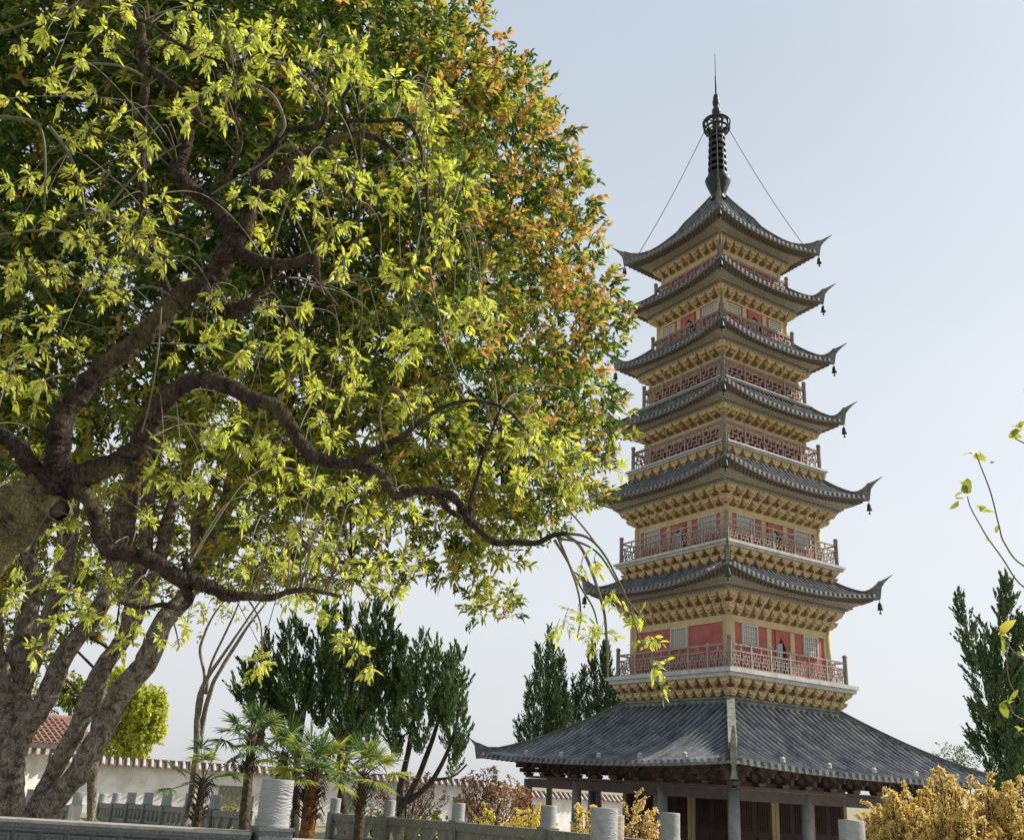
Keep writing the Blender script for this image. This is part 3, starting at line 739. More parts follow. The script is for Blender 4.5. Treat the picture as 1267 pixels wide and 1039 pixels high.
# ------------------------------------------------------------------ balustrades
def cap_bollard(mb, c, r, h, n=40, m=26, amp=.006, seed=0):
    vs = []; fs = []
    for i in range(m+1):
        v = i/m
        for j in range(n):
            th = 2*math.pi*j/n
            rr = r
            if .10 < v < .95:
                q = Vector((math.cos(th)*2.2, math.sin(th)*2.2, v*9+.5*math.sin(3*th)+seed))
                nn = .6*noise.noise(q*2)+.9*math.sin((95 if m > 50 else 50)*v+9*noise.noise(Vector((math.cos(th)*2.1,math.sin(th)*2.1,v*3.4+seed))))*(.5+noise.noise(Vector((math.cos(th)*1.4,math.sin(th)*1.4,v*2+seed+20))))
                rr = r+amp*nn
            elif v <= .06: rr = r*1.05
            vs.append((c[0]+rr*math.cos(th), c[1]+rr*math.sin(th), c[2]+v*h))
    for i in range(m):
        for j in range(n): j2=(j+1)%n; fs.append((i*n+j,i*n+j2,(i+1)*n+j2,(i+1)*n+j))
    fs.append(tuple(range(m*n,(m+1)*n))); mb.add(vs, fs)
def balustrade(name, posts, label, matp, matr, near=False, capr=.125, caph=.34, postw=.27, railh=1.1, zshift=None, mode='open'):
    r = empty(name, posts[0], label, 'balustrade'); O = Vector(posts[0])
    P = [Vector(p)-O for p in posts]
    for i, p in enumerate(P):
        if i == len(P)-1: d = P[i]-P[i-1]
        else: d = P[i+1]-P[i]
        an = math.atan2(d.y,d.x)
        mb = MB(); R = Matrix.Rotation(an,3,'Z'); mb.T = lambda v,R=R,p=p: R@Vector(v)+p
        mb.box((0,0,(railh+.02)/2),(postw,postw,railh+.02)); mb.box((0,0,railh+.03),(postw+.02,postw+.02,.02))
        for sy in (-1,1): mb.box((0,sy*(postw/2+.004),railh*.5),(postw*.62,.015,railh*.72))
        po = mb.build('post', matp, r)
        mb = MB(); cap_bollard(mb,(p.x,p.y,p.z+railh+.04),capr,caph,90 if near else 24,130 if near else 20,.0042 if near else .003,i*3.1)
        mb.build('carved_cap', M['capstone'], po, True)
    for i in range(len(P)-1):
        a = P[i]; b = P[i+1]; d = b-a; an = math.atan2(d.y,d.x); Ln = math.hypot(d.x,d.y); sl = d.z/Ln
        R = Matrix.Rotation(an,3,'Z')
        a = a+Vector((0,0,-.03 if (near and i == 1) else 0.0))
        def T(v,R=R,a=a,sl=sl): q = R@Vector((v[0],v[1],0)); return a+Vector((q.x,q.y,v[2]+sl*v[0]))
        x0 = postw/2+.005; x1 = Ln-x0; xm = Ln/2; LL = x1-x0
        mb = MB(); mb.T = T
        if near:
            mb.box((xm,0,railh-.004),(LL,.22,.018),1); mb.box((xm,0,railh-.026),(LL,.21,.026),0)
            mb.box((xm,0,railh-.050),(LL,.17,.022),0)
        else:
            mb.box((xm,0,railh-.07),(LL,.17,.16))
            for q in range(int(LL/.06)): mb.box((x0+.03+.06*q,-.088,railh-.06),(.02,.008,.06))
        mb.build('top_rail', [matr, M['railtop']], r)
        mb = MB(); mb.T = T
        if near:
            ph = railh-.061; mb.box((xm,0,ph/2),(LL,.12,ph)); n = int(LL/.165); u = LL/n
            for s_y in (-1,1):
                y = s_y*.066
                for row in range(5):
                    zt = ph-.022-row*.15
                    for q in range(n):
                        x = x0+q*u
                        for (xa,xb,za,zb_) in ((.05,.78,0,0),(.78,.78,0,-.055),(.30,.78,-.055,-.055),(.05,.05,-.0,-.11),(.05,.95,-.11,-.11),(.95,.95,-.11,-.03)):
                            if za == zb_: mb.box((x+u*(xa+xb)/2,y,zt+za),(u*(xb-xa)+.014,.014,.014))
                            else: mb.box((x+u*xa,y,zt+(za+zb_)/2),(.014,.012,abs(zb_-za)-.014))
        else:
            # openwork strip of small cloud supports over a solid panel
            zt = railh-.15
            mb.box((xm,0,.05),(LL,.16,.10)); mb.box((xm,0,.33),(LL,.09,.44))
            mb.box((xm,0,.60),(LL,.13,.08)); mb.box((xm,-.05,.33),(LL*.8,.03,.30))
            n = max(1,int(round(LL/.62)))
            for q in range(n):
                x = x0+LL*(q+.5)/n
                mb.hexa([(x-.07,-.05,.64),(x+.07,-.05,.64),(x+.07,.05,.64),(x-.07,.05,.64),(x-.17,-.05,.80),(x+.17,-.05,.80),(x+.17,.05,.80),(x-.17,.05,.80)])
                mb.hexa([(x-.17,-.05,.80),(x+.17,-.05,.80),(x+.17,.05,.80),(x-.17,.05,.80),(x-.26,-.05,zt),(x+.26,-.05,zt),(x+.26,.05,zt),(x-.26,.05,zt)])
            for sx in (x0+.05,x1-.05): mb.box((sx,0,(.64+zt)/2),(.10,.10,zt-.64))
        mb.build('panel', matr, r)
    return r
pts = [px_at(px,Y,1.4) for px,Y in ((-420,6.6),(341,7.0),(748,8.3),(1330,9.6))]
pts = [(p.x,p.y,0.0) for p in pts]; pts[2] = (pts[2][0],pts[2][1],-.07)
balustrade('stone_balustrade', [pts[0],pts[1],pts[2]], 'dark granite balustrade with key-fret panels and large carved round caps, nearest the camera', M['granite'], M['granite'], True, .108, .30, .225, 1.20)
def far_pts(lst):
    out = []
    for px, Y, ytop in lst:
        p = at_y(px, ytop, Y); out.append((p.x,p.y,p.z-1.1-.04-.34))
    return out
balustrade('stone_balustrade', far_pts([(1053,11,1014),(829,14,1005),(679,17,996),(568,21.5,993),(483,24,989.5),(416,26.5,987)]),
   'grey green stone balustrade rising to the right below the pagoda, with patterned top rail', M['stone'], M['stone'], capr=.135)
balustrade('stone_balustrade', far_pts([(307,25.5,984),(268,27.5,983),(237,29.6,981),(208,31.8,981),(185,34,980),(164,36.3,980),(145,38.6,980.5),(128,41,981)]),
   'weathered grey balustrade receding to the left in front of the white wall', M['stone'], M['stone'], capr=.15)
balustrade('stone_balustrade', far_pts([(98,30,979),(70,31.5,978.5),(40,33,976)]),
   'short grey balustrade with a pale post behind the whitish leaning trunk', M['slab'], M['stone'], capr=.14)

p = px_at(755,11.2,1.4); r = empty('carved_post', (p.x,p.y,GZ), 'brownish carved round post directly behind the large carved cap, before the dark doors', 'post')
mb = MB(); mb.box((0,0,.62),(.30,.30,1.24)); mb.build('base', M['stone'], r)
mb = MB(); cap_bollard(mb,(0,0,1.24),.155,.72,60,60,.005,55); mb.build('carved_cap', mat('tan_carved_stone',(.40,.32,.24),.85,(.28,.20,.15),14,.5,45), r, True)
# ------------------------------------------------------------------ vegetation helpers
ROOTS = {}
def tree_root(name, base, label, cat, group=None):
    return empty(name, base, label, cat, group)
def px_path(lst, sub=6, jit=0.0):
    """(px, py, radius in photo pixels, depth) -> world points and radii, splined"""
    arr = []
    for px, py, r, d in lst:
        p = at(px, py, d); arr.append((p.x, p.y, p.z, r*d/F))
    sp = spline(arr, sub)
    P = [Vector(a[:3]) for a in sp]; Rr = [max(.0015, a[3]) for a in sp]
    if jit:
        P = [p + Vector((noise.noise(p*1.7), noise.noise(p*1.7+Vector((9,0,0))), noise.noise(p*1.7+Vector((0,9,0)))))*jit*r for p, r in zip(P, Rr)]
    return P, Rr
def in_poly(x, y, poly):
    c = np.zeros(len(x), bool); n = len(poly)
    for i in range(n):
        x1,y1 = poly[i]; x2,y2 = poly[(i+1)%n]
        cond = ((y1 > y) != (y2 > y)) & (x < (x2-x1)*(y-y1)/(y2-y1+1e-12)+x1); c ^= cond
    return c
def dist_poly(x, y, poly):
    d = np.full(len(x), 1e9); n = len(poly)
    for i in range(n):
        a = np.array(poly[i],float); b = np.array(poly[(i+1)%n],float); ab = b-a
        t = np.clip(((x-a[0])*ab[0]+(y-a[1])*ab[1])/(ab@ab),0,1)
        d = np.minimum(d, np.hypot(x-a[0]-t*ab[0], y-a[1]-t*ab[1]))
    return d
nFW, nRT, nUP, nCAM = (np.array(v) for v in (FW, RT, UP, CAM))
def at_np(px, py, d):
    return nCAM + d[:,None]*(nFW + nRT*((px-CX)/F)[:,None] - nUP*((py-CY)/F)[:,None])
def sprigs(lv, C, D, n, size, L, W, mi, fan=1.0, droop=.15):
    """n leaves around the end of every sprig (C = tips base, D = sprig direction)"""
    k = len(C); c = np.repeat(C, n, 0); d = np.repeat(D, n, 0); mi = np.repeat(mi, n)
    if len(np.unique(mi)) > 1: mi = np.where(rng.uniform(0,1,len(mi)) < .22, rng.permutation(mi), mi)
    u = rng.uniform(0,1,len(c))[:,None]
    r = unit(len(c)); dd = d + fan*r
    lv.add(c + d*size*u + unit(len(c))*size*.10, dd, L, W, mi, droop=droop)

# ------------------------------------------------------------------ large evergreen tree (trunks lower left, crown over the left half)
base = px_at(60, 11.5, GZ)
tb = tree_root('evergreen_tree', (base.x, base.y, GZ), 'huge spreading evergreen tree with several leaning trunks and orange young leaves', 'tree', None)
ob = Vector((base.x, base.y, GZ))
D0 = 12.0
trunks = [
 [(0,1120,42,11.2),(2,1010,30,11.3),(8,930,33,11.5),(14,870,30,11.8),(28,810,21,12),(37,770,16,12.2),(40,719,11,12.3),(40,680,10,12.4),(48,560,9,12.6),(60,440,8,12.8),(70,300,6,13)],
 [(5,1060,20,11.2),(12,980,20,11.2),(30,910,18,11.3),(58,860,16,11.5),(83,808,15,11.8),(121,750,13,12),(140,700,14,12.2),(156,645,19,12.4),(161,590,15,12.6),(180,520,11,13),(215,420,9,13.3),(242,320,6,13.6)],
 [(10,1080,18,11.0),(38,1005,13,11.0),(68,950,13,11.1),(97,900,14,11.2),(119,845,14,11.4),(143,800,13,11.7),(166,762,12,11.9),(190,715,11,12.1),(205,660,10,12.3),(225,600,9,12.6),(250,500,8,13),(280,400,6,13.4)],
 [(22,1080,24,10.8),(56,1005,17,10.8),(97,950,18,10.9),(127,900,17,11.1),(155,842,18,11.3),(183,806,17,11.4),(212,762,15,11.7),(238,715,13,12),(256,672,13,12.2),(277,628,14,12.4),(303,601,12,12.6),(349,577,9,12.8),(420,545,7,13),(500,470,5,13.2)],
 [(238,715,8,12),(243,665,10,12.2),(254,623,9,12.3),(275,575,8,12.4),(300,500,7,12.6),(335,410,6,12.9),(380,300,5,13)],
 [(14,880,16,11.8),(-6,800,15,11.6),(-8,735,13,11.5),(-5,600,11,11.5),(5,520,9,11.8),(-10,400,8,12)],
 [(30,850,12,11.8),(52,790,12,11.9),(66,740,12,12.0),(78,695,14,12.1),(86,650,16,12.2),(95,590,12,12.5),(118,470,9,12.8),(130,360,7,13)],
 [(145,800,9,11.8),(160,755,9,12),(175,700,10,12.1),(182,640,11,12.2),(192,560,10,12.5),(205,470,8,12.9),(215,360,7,13.1),(222,250,5,13.3),(228,180,4,13.4)],
 [(112,1080,9,14),(114,1000,7,14),(114,950,8,14),(118,900,7,14),(130,840,6,14),(150,780,6,14)],
 [(277,628,8,12.5),(290,560,8,12.5),(300,500,6,12.6),(340,440,5,12.6),(420,400,4,12.5)],
 [(303,601,8,12.6),(380,575,6,12.3),(450,590,5,12.2),(540,600,4,12.2),(640,610,3,12.3)],
 [(349,577,7,12.8),(430,450,5,12.6),(520,350,4,12.5),(610,280,3,12.6)],
 [(256,672,7,12.4),(340,650,5,12),(400,690,4,11.8),(470,700,3,11.8)],
 [(290,600,6,12.6),(330,500,6,13),(400,380,5,13.4),(450,240,4,13.6),(480,120,3,13.6)],
]
mb = MB()
for i, t in enumerate(trunks):
    P, Rr = px_path(t, 6, .5); mb.tube(P, [q*.8 for q in Rr], 14 if Rr[0] > .12 else 8, rough=.16, seed=i*7)
tpts = np.array([tuple(p) for t in trunks for p in px_path(t[(5 if len(t) > 9 else 2):], 4)[0]])
trunk_o = mb.build('trunk', M['barkB'], tb, True, ob)
POLY = [(-260,-160),(420,-170),(520,-60),(568,4),(600,44),(652,75),(682,140),(706,184),(712,236),(740,288),(728,330),(756,362),(768,396),(748,440),(758,520),(756,580),(736,628),(700,662),(650,700),
        (618,716),(636,750),(632,776),(592,784),(560,742),(520,732),(470,742),(430,742),(380,735),(330,760),(250,740),(120,800),(40,830),(-260,840)]
def crown_samples(n):
    x = rng.uniform(-260,790,n*4); y = rng.uniform(-170,840,n*4)
    ok = in_poly(x, y, POLY); ok[ok] &= dist_poly(x[ok], y[ok], POLY) > 11; x = x[ok]; y = y[ok]
    pr = np.full(len(x), 1.0)
    def zone(x0,y0,x1,y1,v): 
        m = (x>x0)&(x<x1)&(y>y0)&(y<y1); pr[m] = np.minimum(pr[m], v)
    zone(-300,330,260,600,.34); zone(-300,600,300,850,.5); zone(130,200,290,340,.5); zone(420,540,600,650,.6); zone(300,600,460,780,.42)
    zone(380,210,480,300,.6); zone(560,690,700,800,.85); zone(460,650,600,760,.6); zone(-300,640,240,850,.38)
    # noise-shaped clumping
    q = np.array([noise.noise(Vector((a/62, b/62, 3))) + .5*noise.noise(Vector((a/24,b/24,7))) for a,b in zip(x,y)])
    pr *= np.clip(.92+q*1.0, .2, 1)
    ok = rng.uniform(0,1,len(x)) < pr; return x[ok][:n], y[ok][:n]
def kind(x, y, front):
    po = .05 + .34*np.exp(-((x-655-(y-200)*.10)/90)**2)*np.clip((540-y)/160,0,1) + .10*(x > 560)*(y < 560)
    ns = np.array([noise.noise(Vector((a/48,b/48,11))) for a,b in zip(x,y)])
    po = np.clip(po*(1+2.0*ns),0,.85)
    pyl = np.clip((.22+.60*np.clip((y-430)/120,0,1)*(x<520)+.40*np.clip((y-540)/110,0,1)*(x>=520)+.30*(x>480))*(1+ns),0,.92)  # yellower low in the crown: backlit glow put into the leaf colours
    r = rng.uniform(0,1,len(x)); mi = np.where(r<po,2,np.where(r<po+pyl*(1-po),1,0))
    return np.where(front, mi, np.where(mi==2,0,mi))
x, y = crown_samples(5000)
# lumps of foliage spaced over the crown, front and back
LC = []
for a, b in zip(x, y):
    R0 = random.uniform(30,58); R0 = R0 if b < 620 else R0*.7
    de_ = dist_poly(np.array([a]),np.array([b]),POLY)[0]
    if de_ < R0*.82+3: R0 = max(20, (de_-3)/.82)
    if de_ < R0*.8: continue
    if all(math.hypot(a-q[0],b-q[1]) > .56*(R0+q[2]) for q in LC): LC.append((a,b,R0))
    if len(LC) > 480: break
Cs_, Ds_, Ms_ = [], [], []
for (a,b,R0) in LC:
    de = float(dist_poly(np.array([a]),np.array([b]),POLY)[0]); T = min(3.3,.2+de*.017)
    for sgn in (-1, 1):
        d = 12.6+sgn*T*random.uniform(.72,1)
        if b > 600 and a < 260: d = 13.4+random.uniform(0,2)
        c = np.array(at(a+random.uniform(-14,14),b+random.uniform(-14,14),d)); Rw = R0*d/F
        n = int(58*(R0/44)**2) if sgn < 0 else int(40*(R0/44)**2)
        if b > 600: n = int(n*.85)
        u = unit(n); u[:,2] = np.abs(u[:,2])*.9-.45*rng.uniform(0,1,n)     # mostly the upper shell of the lump
        u /= np.linalg.norm(u,axis=1,keepdims=True)
        P = c+u*Rw*rng.uniform(.75,1.08,n)[:,None]*np.array([1.05,1.05,.82])
        Cs_.append(P); Dv = u+.35*unit(n)+np.array([0,0,.2]); Ds_.append(Dv/np.linalg.norm(Dv,axis=1,keepdims=True))
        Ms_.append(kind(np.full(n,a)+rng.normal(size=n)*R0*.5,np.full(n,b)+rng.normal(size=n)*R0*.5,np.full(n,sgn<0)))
# looser filling inside
x, y = crown_samples(6000); de = dist_poly(x, y, POLY); keep = de > 22; x, y, de = x[keep], y[keep], de[keep]
u = rng.uniform(-1,1,len(x)); d = 12.9+u*np.minimum(2.4,de*.013); d = np.where((y>600)&(x<260), 13.2+np.abs(u)*2.4, d)
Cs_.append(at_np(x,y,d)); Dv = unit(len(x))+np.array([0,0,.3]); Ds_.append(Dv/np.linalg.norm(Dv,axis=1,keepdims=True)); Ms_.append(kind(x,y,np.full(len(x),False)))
C = np.concatenate(Cs_); Dv = np.concatenate(Ds_); mi = np.concatenate(Ms_)
lv = Leaves()
sx_l = []
for (ax1,ay1),(bx1,by1) in zip(POLY[2:22],POLY[3:23]):
    nn_ = int(math.hypot(bx1-ax1,by1-ay1)/14)
    for q in range(nn_):
        uu = random.random(); e = random.uniform(-16,4); L_ = math.hypot(bx1-ax1,by1-ay1)
        sx_l.append((ax1+(bx1-ax1)*uu+(by1-ay1)/L_*e, ay1+(by1-ay1)*uu-(bx1-ax1)/L_*e, 12.6+random.uniform(-.8,.8)))
sx_l = np.array(sx_l); Cs = at_np(sx_l[:,0],sx_l[:,1],sx_l[:,2]); Ds = unit(len(Cs))*.5+nRT*.5+np.array([0,0,.5]); Ds /= np.linalg.norm(Ds,axis=1,keepdims=True)
sprigs(lv, Cs, Ds, 9, .16, .085, .03, rng.choice(3,len(Cs),p=[.5,.2,.3]), fan=.9)
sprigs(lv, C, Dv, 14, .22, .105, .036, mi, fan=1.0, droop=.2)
mbt = MB()
sel = rng.choice(len(C), 700, replace=False)
for i in sel:
    c = C[i]; j = np.argsort(((tpts-c)**2).sum(1))[rng.integers(0,6)]
    q = tpts[j]
    if c[2] < 6.2 and random.random() < .85: continue
    if np.linalg.norm(q-c) > 4.2: q = c + (q-c)*(1.4/np.linalg.norm(q-c))
    a = Vector(q); b = Vector(c); m = (a+b)/2 + Vector((random.uniform(-.15,.15),random.uniform(-.15,.15),.12*(b-a).length))
    n_ = (b-a).length
    mbt.tube([a, a.lerp(m,.5)+Vector((0,0,.04)), m, b.lerp(m,.4), b], [.010+.008*n_/2, .010+.004*n_/2, .010, .007, .003], 5, cap=False)
mbt.build('limb', M['barkD'], tb, True, ob)
lv.build('crown', [M['lfG'],M['lfY'],M['lfO']], tb, ob)

# ------------------------------------------------------------------ gnarled near tree
DA = 5.0
base = px_at(-330, 4.6, 0)
ta = tree_root('gnarled_tree', (base.x, base.y, 0), 'old gnarled tree with crooked mossy boughs and drooping fresh yellow-green twigs, nearest the camera', 'tree')
oa = Vector((base.x, base.y, 0))
bp_ = Vector((base.x, base.y, -0.02))
A0 = at(-170,800,4.9)
boughs = [
 [(40,622,32,5.0),(60,600,27,5.0),(72,578,22,5.0),(74,550,18,5.02),(76,525,17,5.05),(88,500,17,5.1),(112,468,16,5.15),(140,440,16,5.2),(172,415,16,5.25),(200,390,16,5.3),(216,372,17,5.35),(245,356,16,5.35),(272,332,17,5.4),(288,305,15,5.4),(300,278,12,5.45),(308,258,9,5.5)],
 [(288,300,13,5.4),(278,270,12,5.4),(262,252,12,5.4),(245,240,11,5.4),(230,226,12,5.4),(224,208,12,5.4),(229,188,11,5.4),(235,166,9,5.4),(236,160,8,5.4)],
 [(302,290,9,5.4),(312,262,8,5.45),(316,235,7,5.5),(317,210,7,5.5),(330,195,7,5.5),(342,178,6,5.5),(352,163,6,5.5),(375,159,5,5.5),(396,155,5,5.5),(404,138,4,5.5),(400,115,3,5.5),(385,90,3,5.45),(340,70,3,5.4),(300,75,2.5,5.3),(270,90,2,5.3)],
 [(316,236,9,5.45),(335,230,10,5.4),(352,218,9,5.4),(362,200,8,5.4),(385,187,6,5.4),(415,172,6,5.4),(432,165,7,5.4),(428,145,4,5.4),(425,120,3,5.4),(440,105,3,5.35),(444,140,2,5.3),(446,200,1.6,5.2),(444,290,1.3,5.2)],
 [(432,168,6,5.4),(455,168,5,5.4),(480,180,4,5.4),(500,205,3.2,5.3),(515,240,2.6,5.2),(525,290,2,5.1),(530,330,1.3,5.1)],
 [(425,150,3.5,5.4),(470,150,3.4,5.3),(500,150,3.2,5.3),(518,175,3,5.3),(526,220,2.6,5.2),(533,290,2,5.1),(536,340,1.3,5.1)],
 [(296,312,9,5.4),(318,320,9,5.3),(345,326,9,5.2),(370,324,8,5.2),(388,320,7,5.15),(392,335,5,5.15),(394,352,4,5.15)],
 [(250,360,9,5.35),(270,378,12,5.3),(290,382,13,5.3),(308,374,10,5.3),(318,362,5,5.3),(330,352,3,5.3),(345,343,2,5.3),(380,352,1.6,5.2),(420,380,1.2,5.1)],
 [(50,615,30,5.0),(90,594,22,4.98),(120,580,17,4.95),(150,568,17,4.92),(172,550,15,4.9),(183,525,15,4.88),(200,498,15,4.86),(225,478,13,4.84),(255,468,12,4.82),(285,478,12,4.8),(315,492,11,4.78),(342,502,11,4.76),(360,528,10,4.74),(378,555,10,4.72),(405,570,9.5,4.7),(440,572,9,4.7),(465,582,8.5,4.7),(480,600,8,4.7),(490,613,7.5,4.7),(512,608,7,4.7),(545,608,7,4.7),(565,620,6.5,4.7),(578,642,6.5,4.7),(595,658,6,4.7),(612,671,5.5,4.7),(640,671,5,4.7),(664,672,4.5,4.7),(682,663,4,4.7),(702,660,3.2,4.7)],
 [(438,572,7,4.7),(455,560,6,4.72),(478,550,5.5,4.75),(500,538,5,4.78),(520,522,4,4.8),(545,506,3.4,4.8),(572,497,3,4.8),(600,497,2.6,4.8),(628,508,2.2,4.8),(648,528,1.8,4.8),(662,542,1.3,4.8)],
 [(582,645,4,4.7),(582,622,4,4.72),(588,600,3.2,4.74),(596,570,2.6,4.76),(606,542,2.2,4.78),(616,514,1.8,4.8),(620,500,1.3,4.8)],
 [(540,610,6,4.7),(548,622,5.5,4.68),(556,632,4.5,4.66),(570,640,3,4.6)],
 [(95,600,14,4.95),(112,618,12,4.9),(122,645,11.5,4.85),(128,670,12,4.8),(142,684,12,4.8),(168,687,11.5,4.8),(192,696,12,4.8),(210,708,13,4.8),(224,718,13,4.8),(245,722,12,4.8),(265,730,10,4.8),(280,738,9,4.8),(310,738,7,4.8),(335,740,5.5,4.8),(355,733,4.5,4.8),(378,730,4,4.8),(400,733,3.4,4.8),(422,738,2.6,4.8)],
 [(226,722,8,4.8),(232,742,7,4.75),(222,752,5,4.7),(200,748,4,4.7),(175,752,3,4.7),(150,745,2.4,4.7)],
 [(235,715,7,4.8),(230,700,6,4.85),(226,690,4,4.85)],
 [(-90,560,20,5.2),(-30,535,14,5.15),(0,541,13,5.1),(22,555,13,5.05),(42,580,14,5.0),(55,605,16,5.0)],
 [(180,95,8,5.7),(176,60,7,5.7),(172,25,6,5.7),(150,-10,5,5.7)],
 [(185,85,7,5.7),(205,100,6.5,5.7),(228,118,6,5.65),(246,140,4.5,5.6),(252,165,3,5.6)],
 [(214,372,8,5.4),(196,330,6,5.5),(180,260,6,5.6),(176,180,6,5.7),(180,95,7,5.7)],
 [(130,-10,4,5.3),(160,20,3.5,5.3),(185,30,3,5.3),(230,60,2.4,5.2),(300,85,1.8,5.2)],
 [(340,135,2.5,5.3),(310,120,3,5.3),(290,135,4,5.3),(298,175,4.5,5.3),(285,210,4,5.3),(262,242,3.5,5.35)],
]
mb = MB()
TR = [bp_, Vector(bp_)+Vector((.25,.02,.45)), A0.lerp(bp_,.35)+Vector((.1,0,.1)), A0, at(-70,715,4.95), at(0,655,5.0), at(40,622,5.0), at(62,600,5.0)]
tr_s = spline([(p.x,p.y,p.z,r) for p, r in zip(TR,(.30,.24,.22,.20,.185,.172,.14,.11))], 22)
mb.tube([Vector(a[:3]) for a in tr_s], [a[3] for a in tr_s], 48, rough=.20, seed=3)
c_tr = mb; mb = MB(); twig_src = []
for i, t in enumerate(boughs):
    P, Rr = px_path(t, 14 if max(t_[2] for t_ in t) > 7 else 6, .35); Rr = [q*.80 for q in Rr]; mb.tube(P, Rr, 26 if max(Rr) > .035 else 10, rough=.26, seed=40+i*5)
    twig_src += [tuple(p) for p, r in zip(P,Rr) if r < .06]
mb.build('bough', M['barkA2'], ta, True, oa); mb = c_tr
# knots and burrs
for x, y, r, d in ():
    c = at(x,y,d); rr = r*d/F; ax_ = Vector(unit(1)[0])
    mb.tube([c+ax_*rr*k_ for k_ in (-1,-.8,-.4,0,.4,.8,1)],[rr*k_ for k_ in (.2,.62,.92,1,.9,.6,.2)],14,rough=.5,seed=x)
c = at(70,628,4.93); nrm = ((CAM-c).normalized()+RT*.5-UP*.35).normalized()
mb.tube([c-nrm*.06, c, c+nrm*.04, c+nrm*.055],[.075,.068,.060,.052],16,rough=.35,seed=5,cap=False)
tk = mb.build('trunk', M['barkA'], ta, True, oa)
mb = MB(); mb.tube([c-nrm*.02, c+nrm*.035],[.05,.05],16,rough=.3); mb.build('knot_hole', M['wood_dark'], ta, True, oa)  # solid dark plug; the shade of the hollow is in its colour
twig_src = np.array(twig_src)
# leaf clusters (photo positions) hanging on arching twigs
CL = [(25,60),(60,40),(90,15),(130,40),(100,75),(140,70),(60,100),(20,130),(75,130),(120,120),(160,10),(215,30),(245,45),(290,35),(300,60),(330,75),(270,60),(310,45),(255,75),(225,60),(205,60),
 (420,70),(450,90),(430,100),(460,115),(415,115),(440,60),(385,85),(355,90),(370,110),(290,110),(265,110),(300,95),(85,175),(170,210),(40,220),(15,235),(60,240),(110,165),(100,230),(70,280),(30,270),(95,300),(130,270),
 (250,130),(230,150),(215,145),(280,150),(175,270),(200,250),(185,300),(170,290),(30,330),(75,330),(20,350),(60,345),(120,320),(110,300),(150,330),(120,350),(20,400),(45,430),(75,420),(95,435),(60,400),(30,440),
 (420,280),(405,300),(440,300),(425,325),(415,345),(470,325),(510,340),(495,350),(525,315),(545,310),(520,130),(535,145),(545,120),(530,165),(525,120),(490,110),(500,215),(545,225),(555,260),(570,230),
 (540,280),(560,300),(585,385),(600,390),(560,395),(595,375),(420,430),(440,440),(470,425),(500,420),(515,430),(525,410),(495,440),(370,430),(380,440),(350,410),(340,430),(430,460),(440,485),(425,500),(500,500),(520,495),
 (385,475),(400,520),(410,545),(355,470),(250,430),(275,420),(300,440),(265,395),(290,400),(235,400),(330,385),(370,380),(240,350),(130,370),(150,360),(205,330),
 (650,545),(665,540),(680,555),(670,530),(640,555),(690,540),(685,560),(700,545),(760,580),(620,530),(15,490),(40,500),(55,480),(80,520),(30,560),(200,560),(260,540),(285,545),(310,560),(340,570),(330,550),(300,520),(215,440),
 (215,600),(255,600),(190,590),(250,560),(320,600),(345,620),(300,650),(330,680),(370,660),(395,650),(410,690),(430,700),(450,720),(420,730),(390,760),(410,770),(350,700),(360,740),(300,700),(380,700),
 (75,690),(90,640),(60,720),(110,700),(85,740),(110,760),(70,770),(40,810),(130,760),(60,660),(140,720),(180,650),(170,770),(150,800),(20,700),(15,740),(230,780),(200,790),(185,740),
 (455,640),(480,660),(440,660),(500,690),(470,700),(520,700),(390,600),(420,610),(450,610),(365,590),(505,640),(490,730),
 (793,765),(775,760),(805,795),(808,822),(820,852),(733,800),(745,785),(700,770),(690,780),(715,760),(755,740),(720,700),(735,700),(640,600),(655,590),(590,570),(700,600),(720,590),
 (440,810),(455,825),(425,800),(325,820),(318,828),(165,190),(185,175),(150,150),(330,215),(345,235),(320,250),(290,250),(310,295),(330,300),(365,250),(390,260),(375,215),(395,225),(415,205),(440,230),(465,240),(480,270)]
random.seed(21)
extra = [(x+random.uniform(-32,32), y+random.uniform(-30,30)) for (x,y) in CL[:200] if y < 740 and random.random() < .12]
lv = Leaves(); tw = MB(); tg = MB()
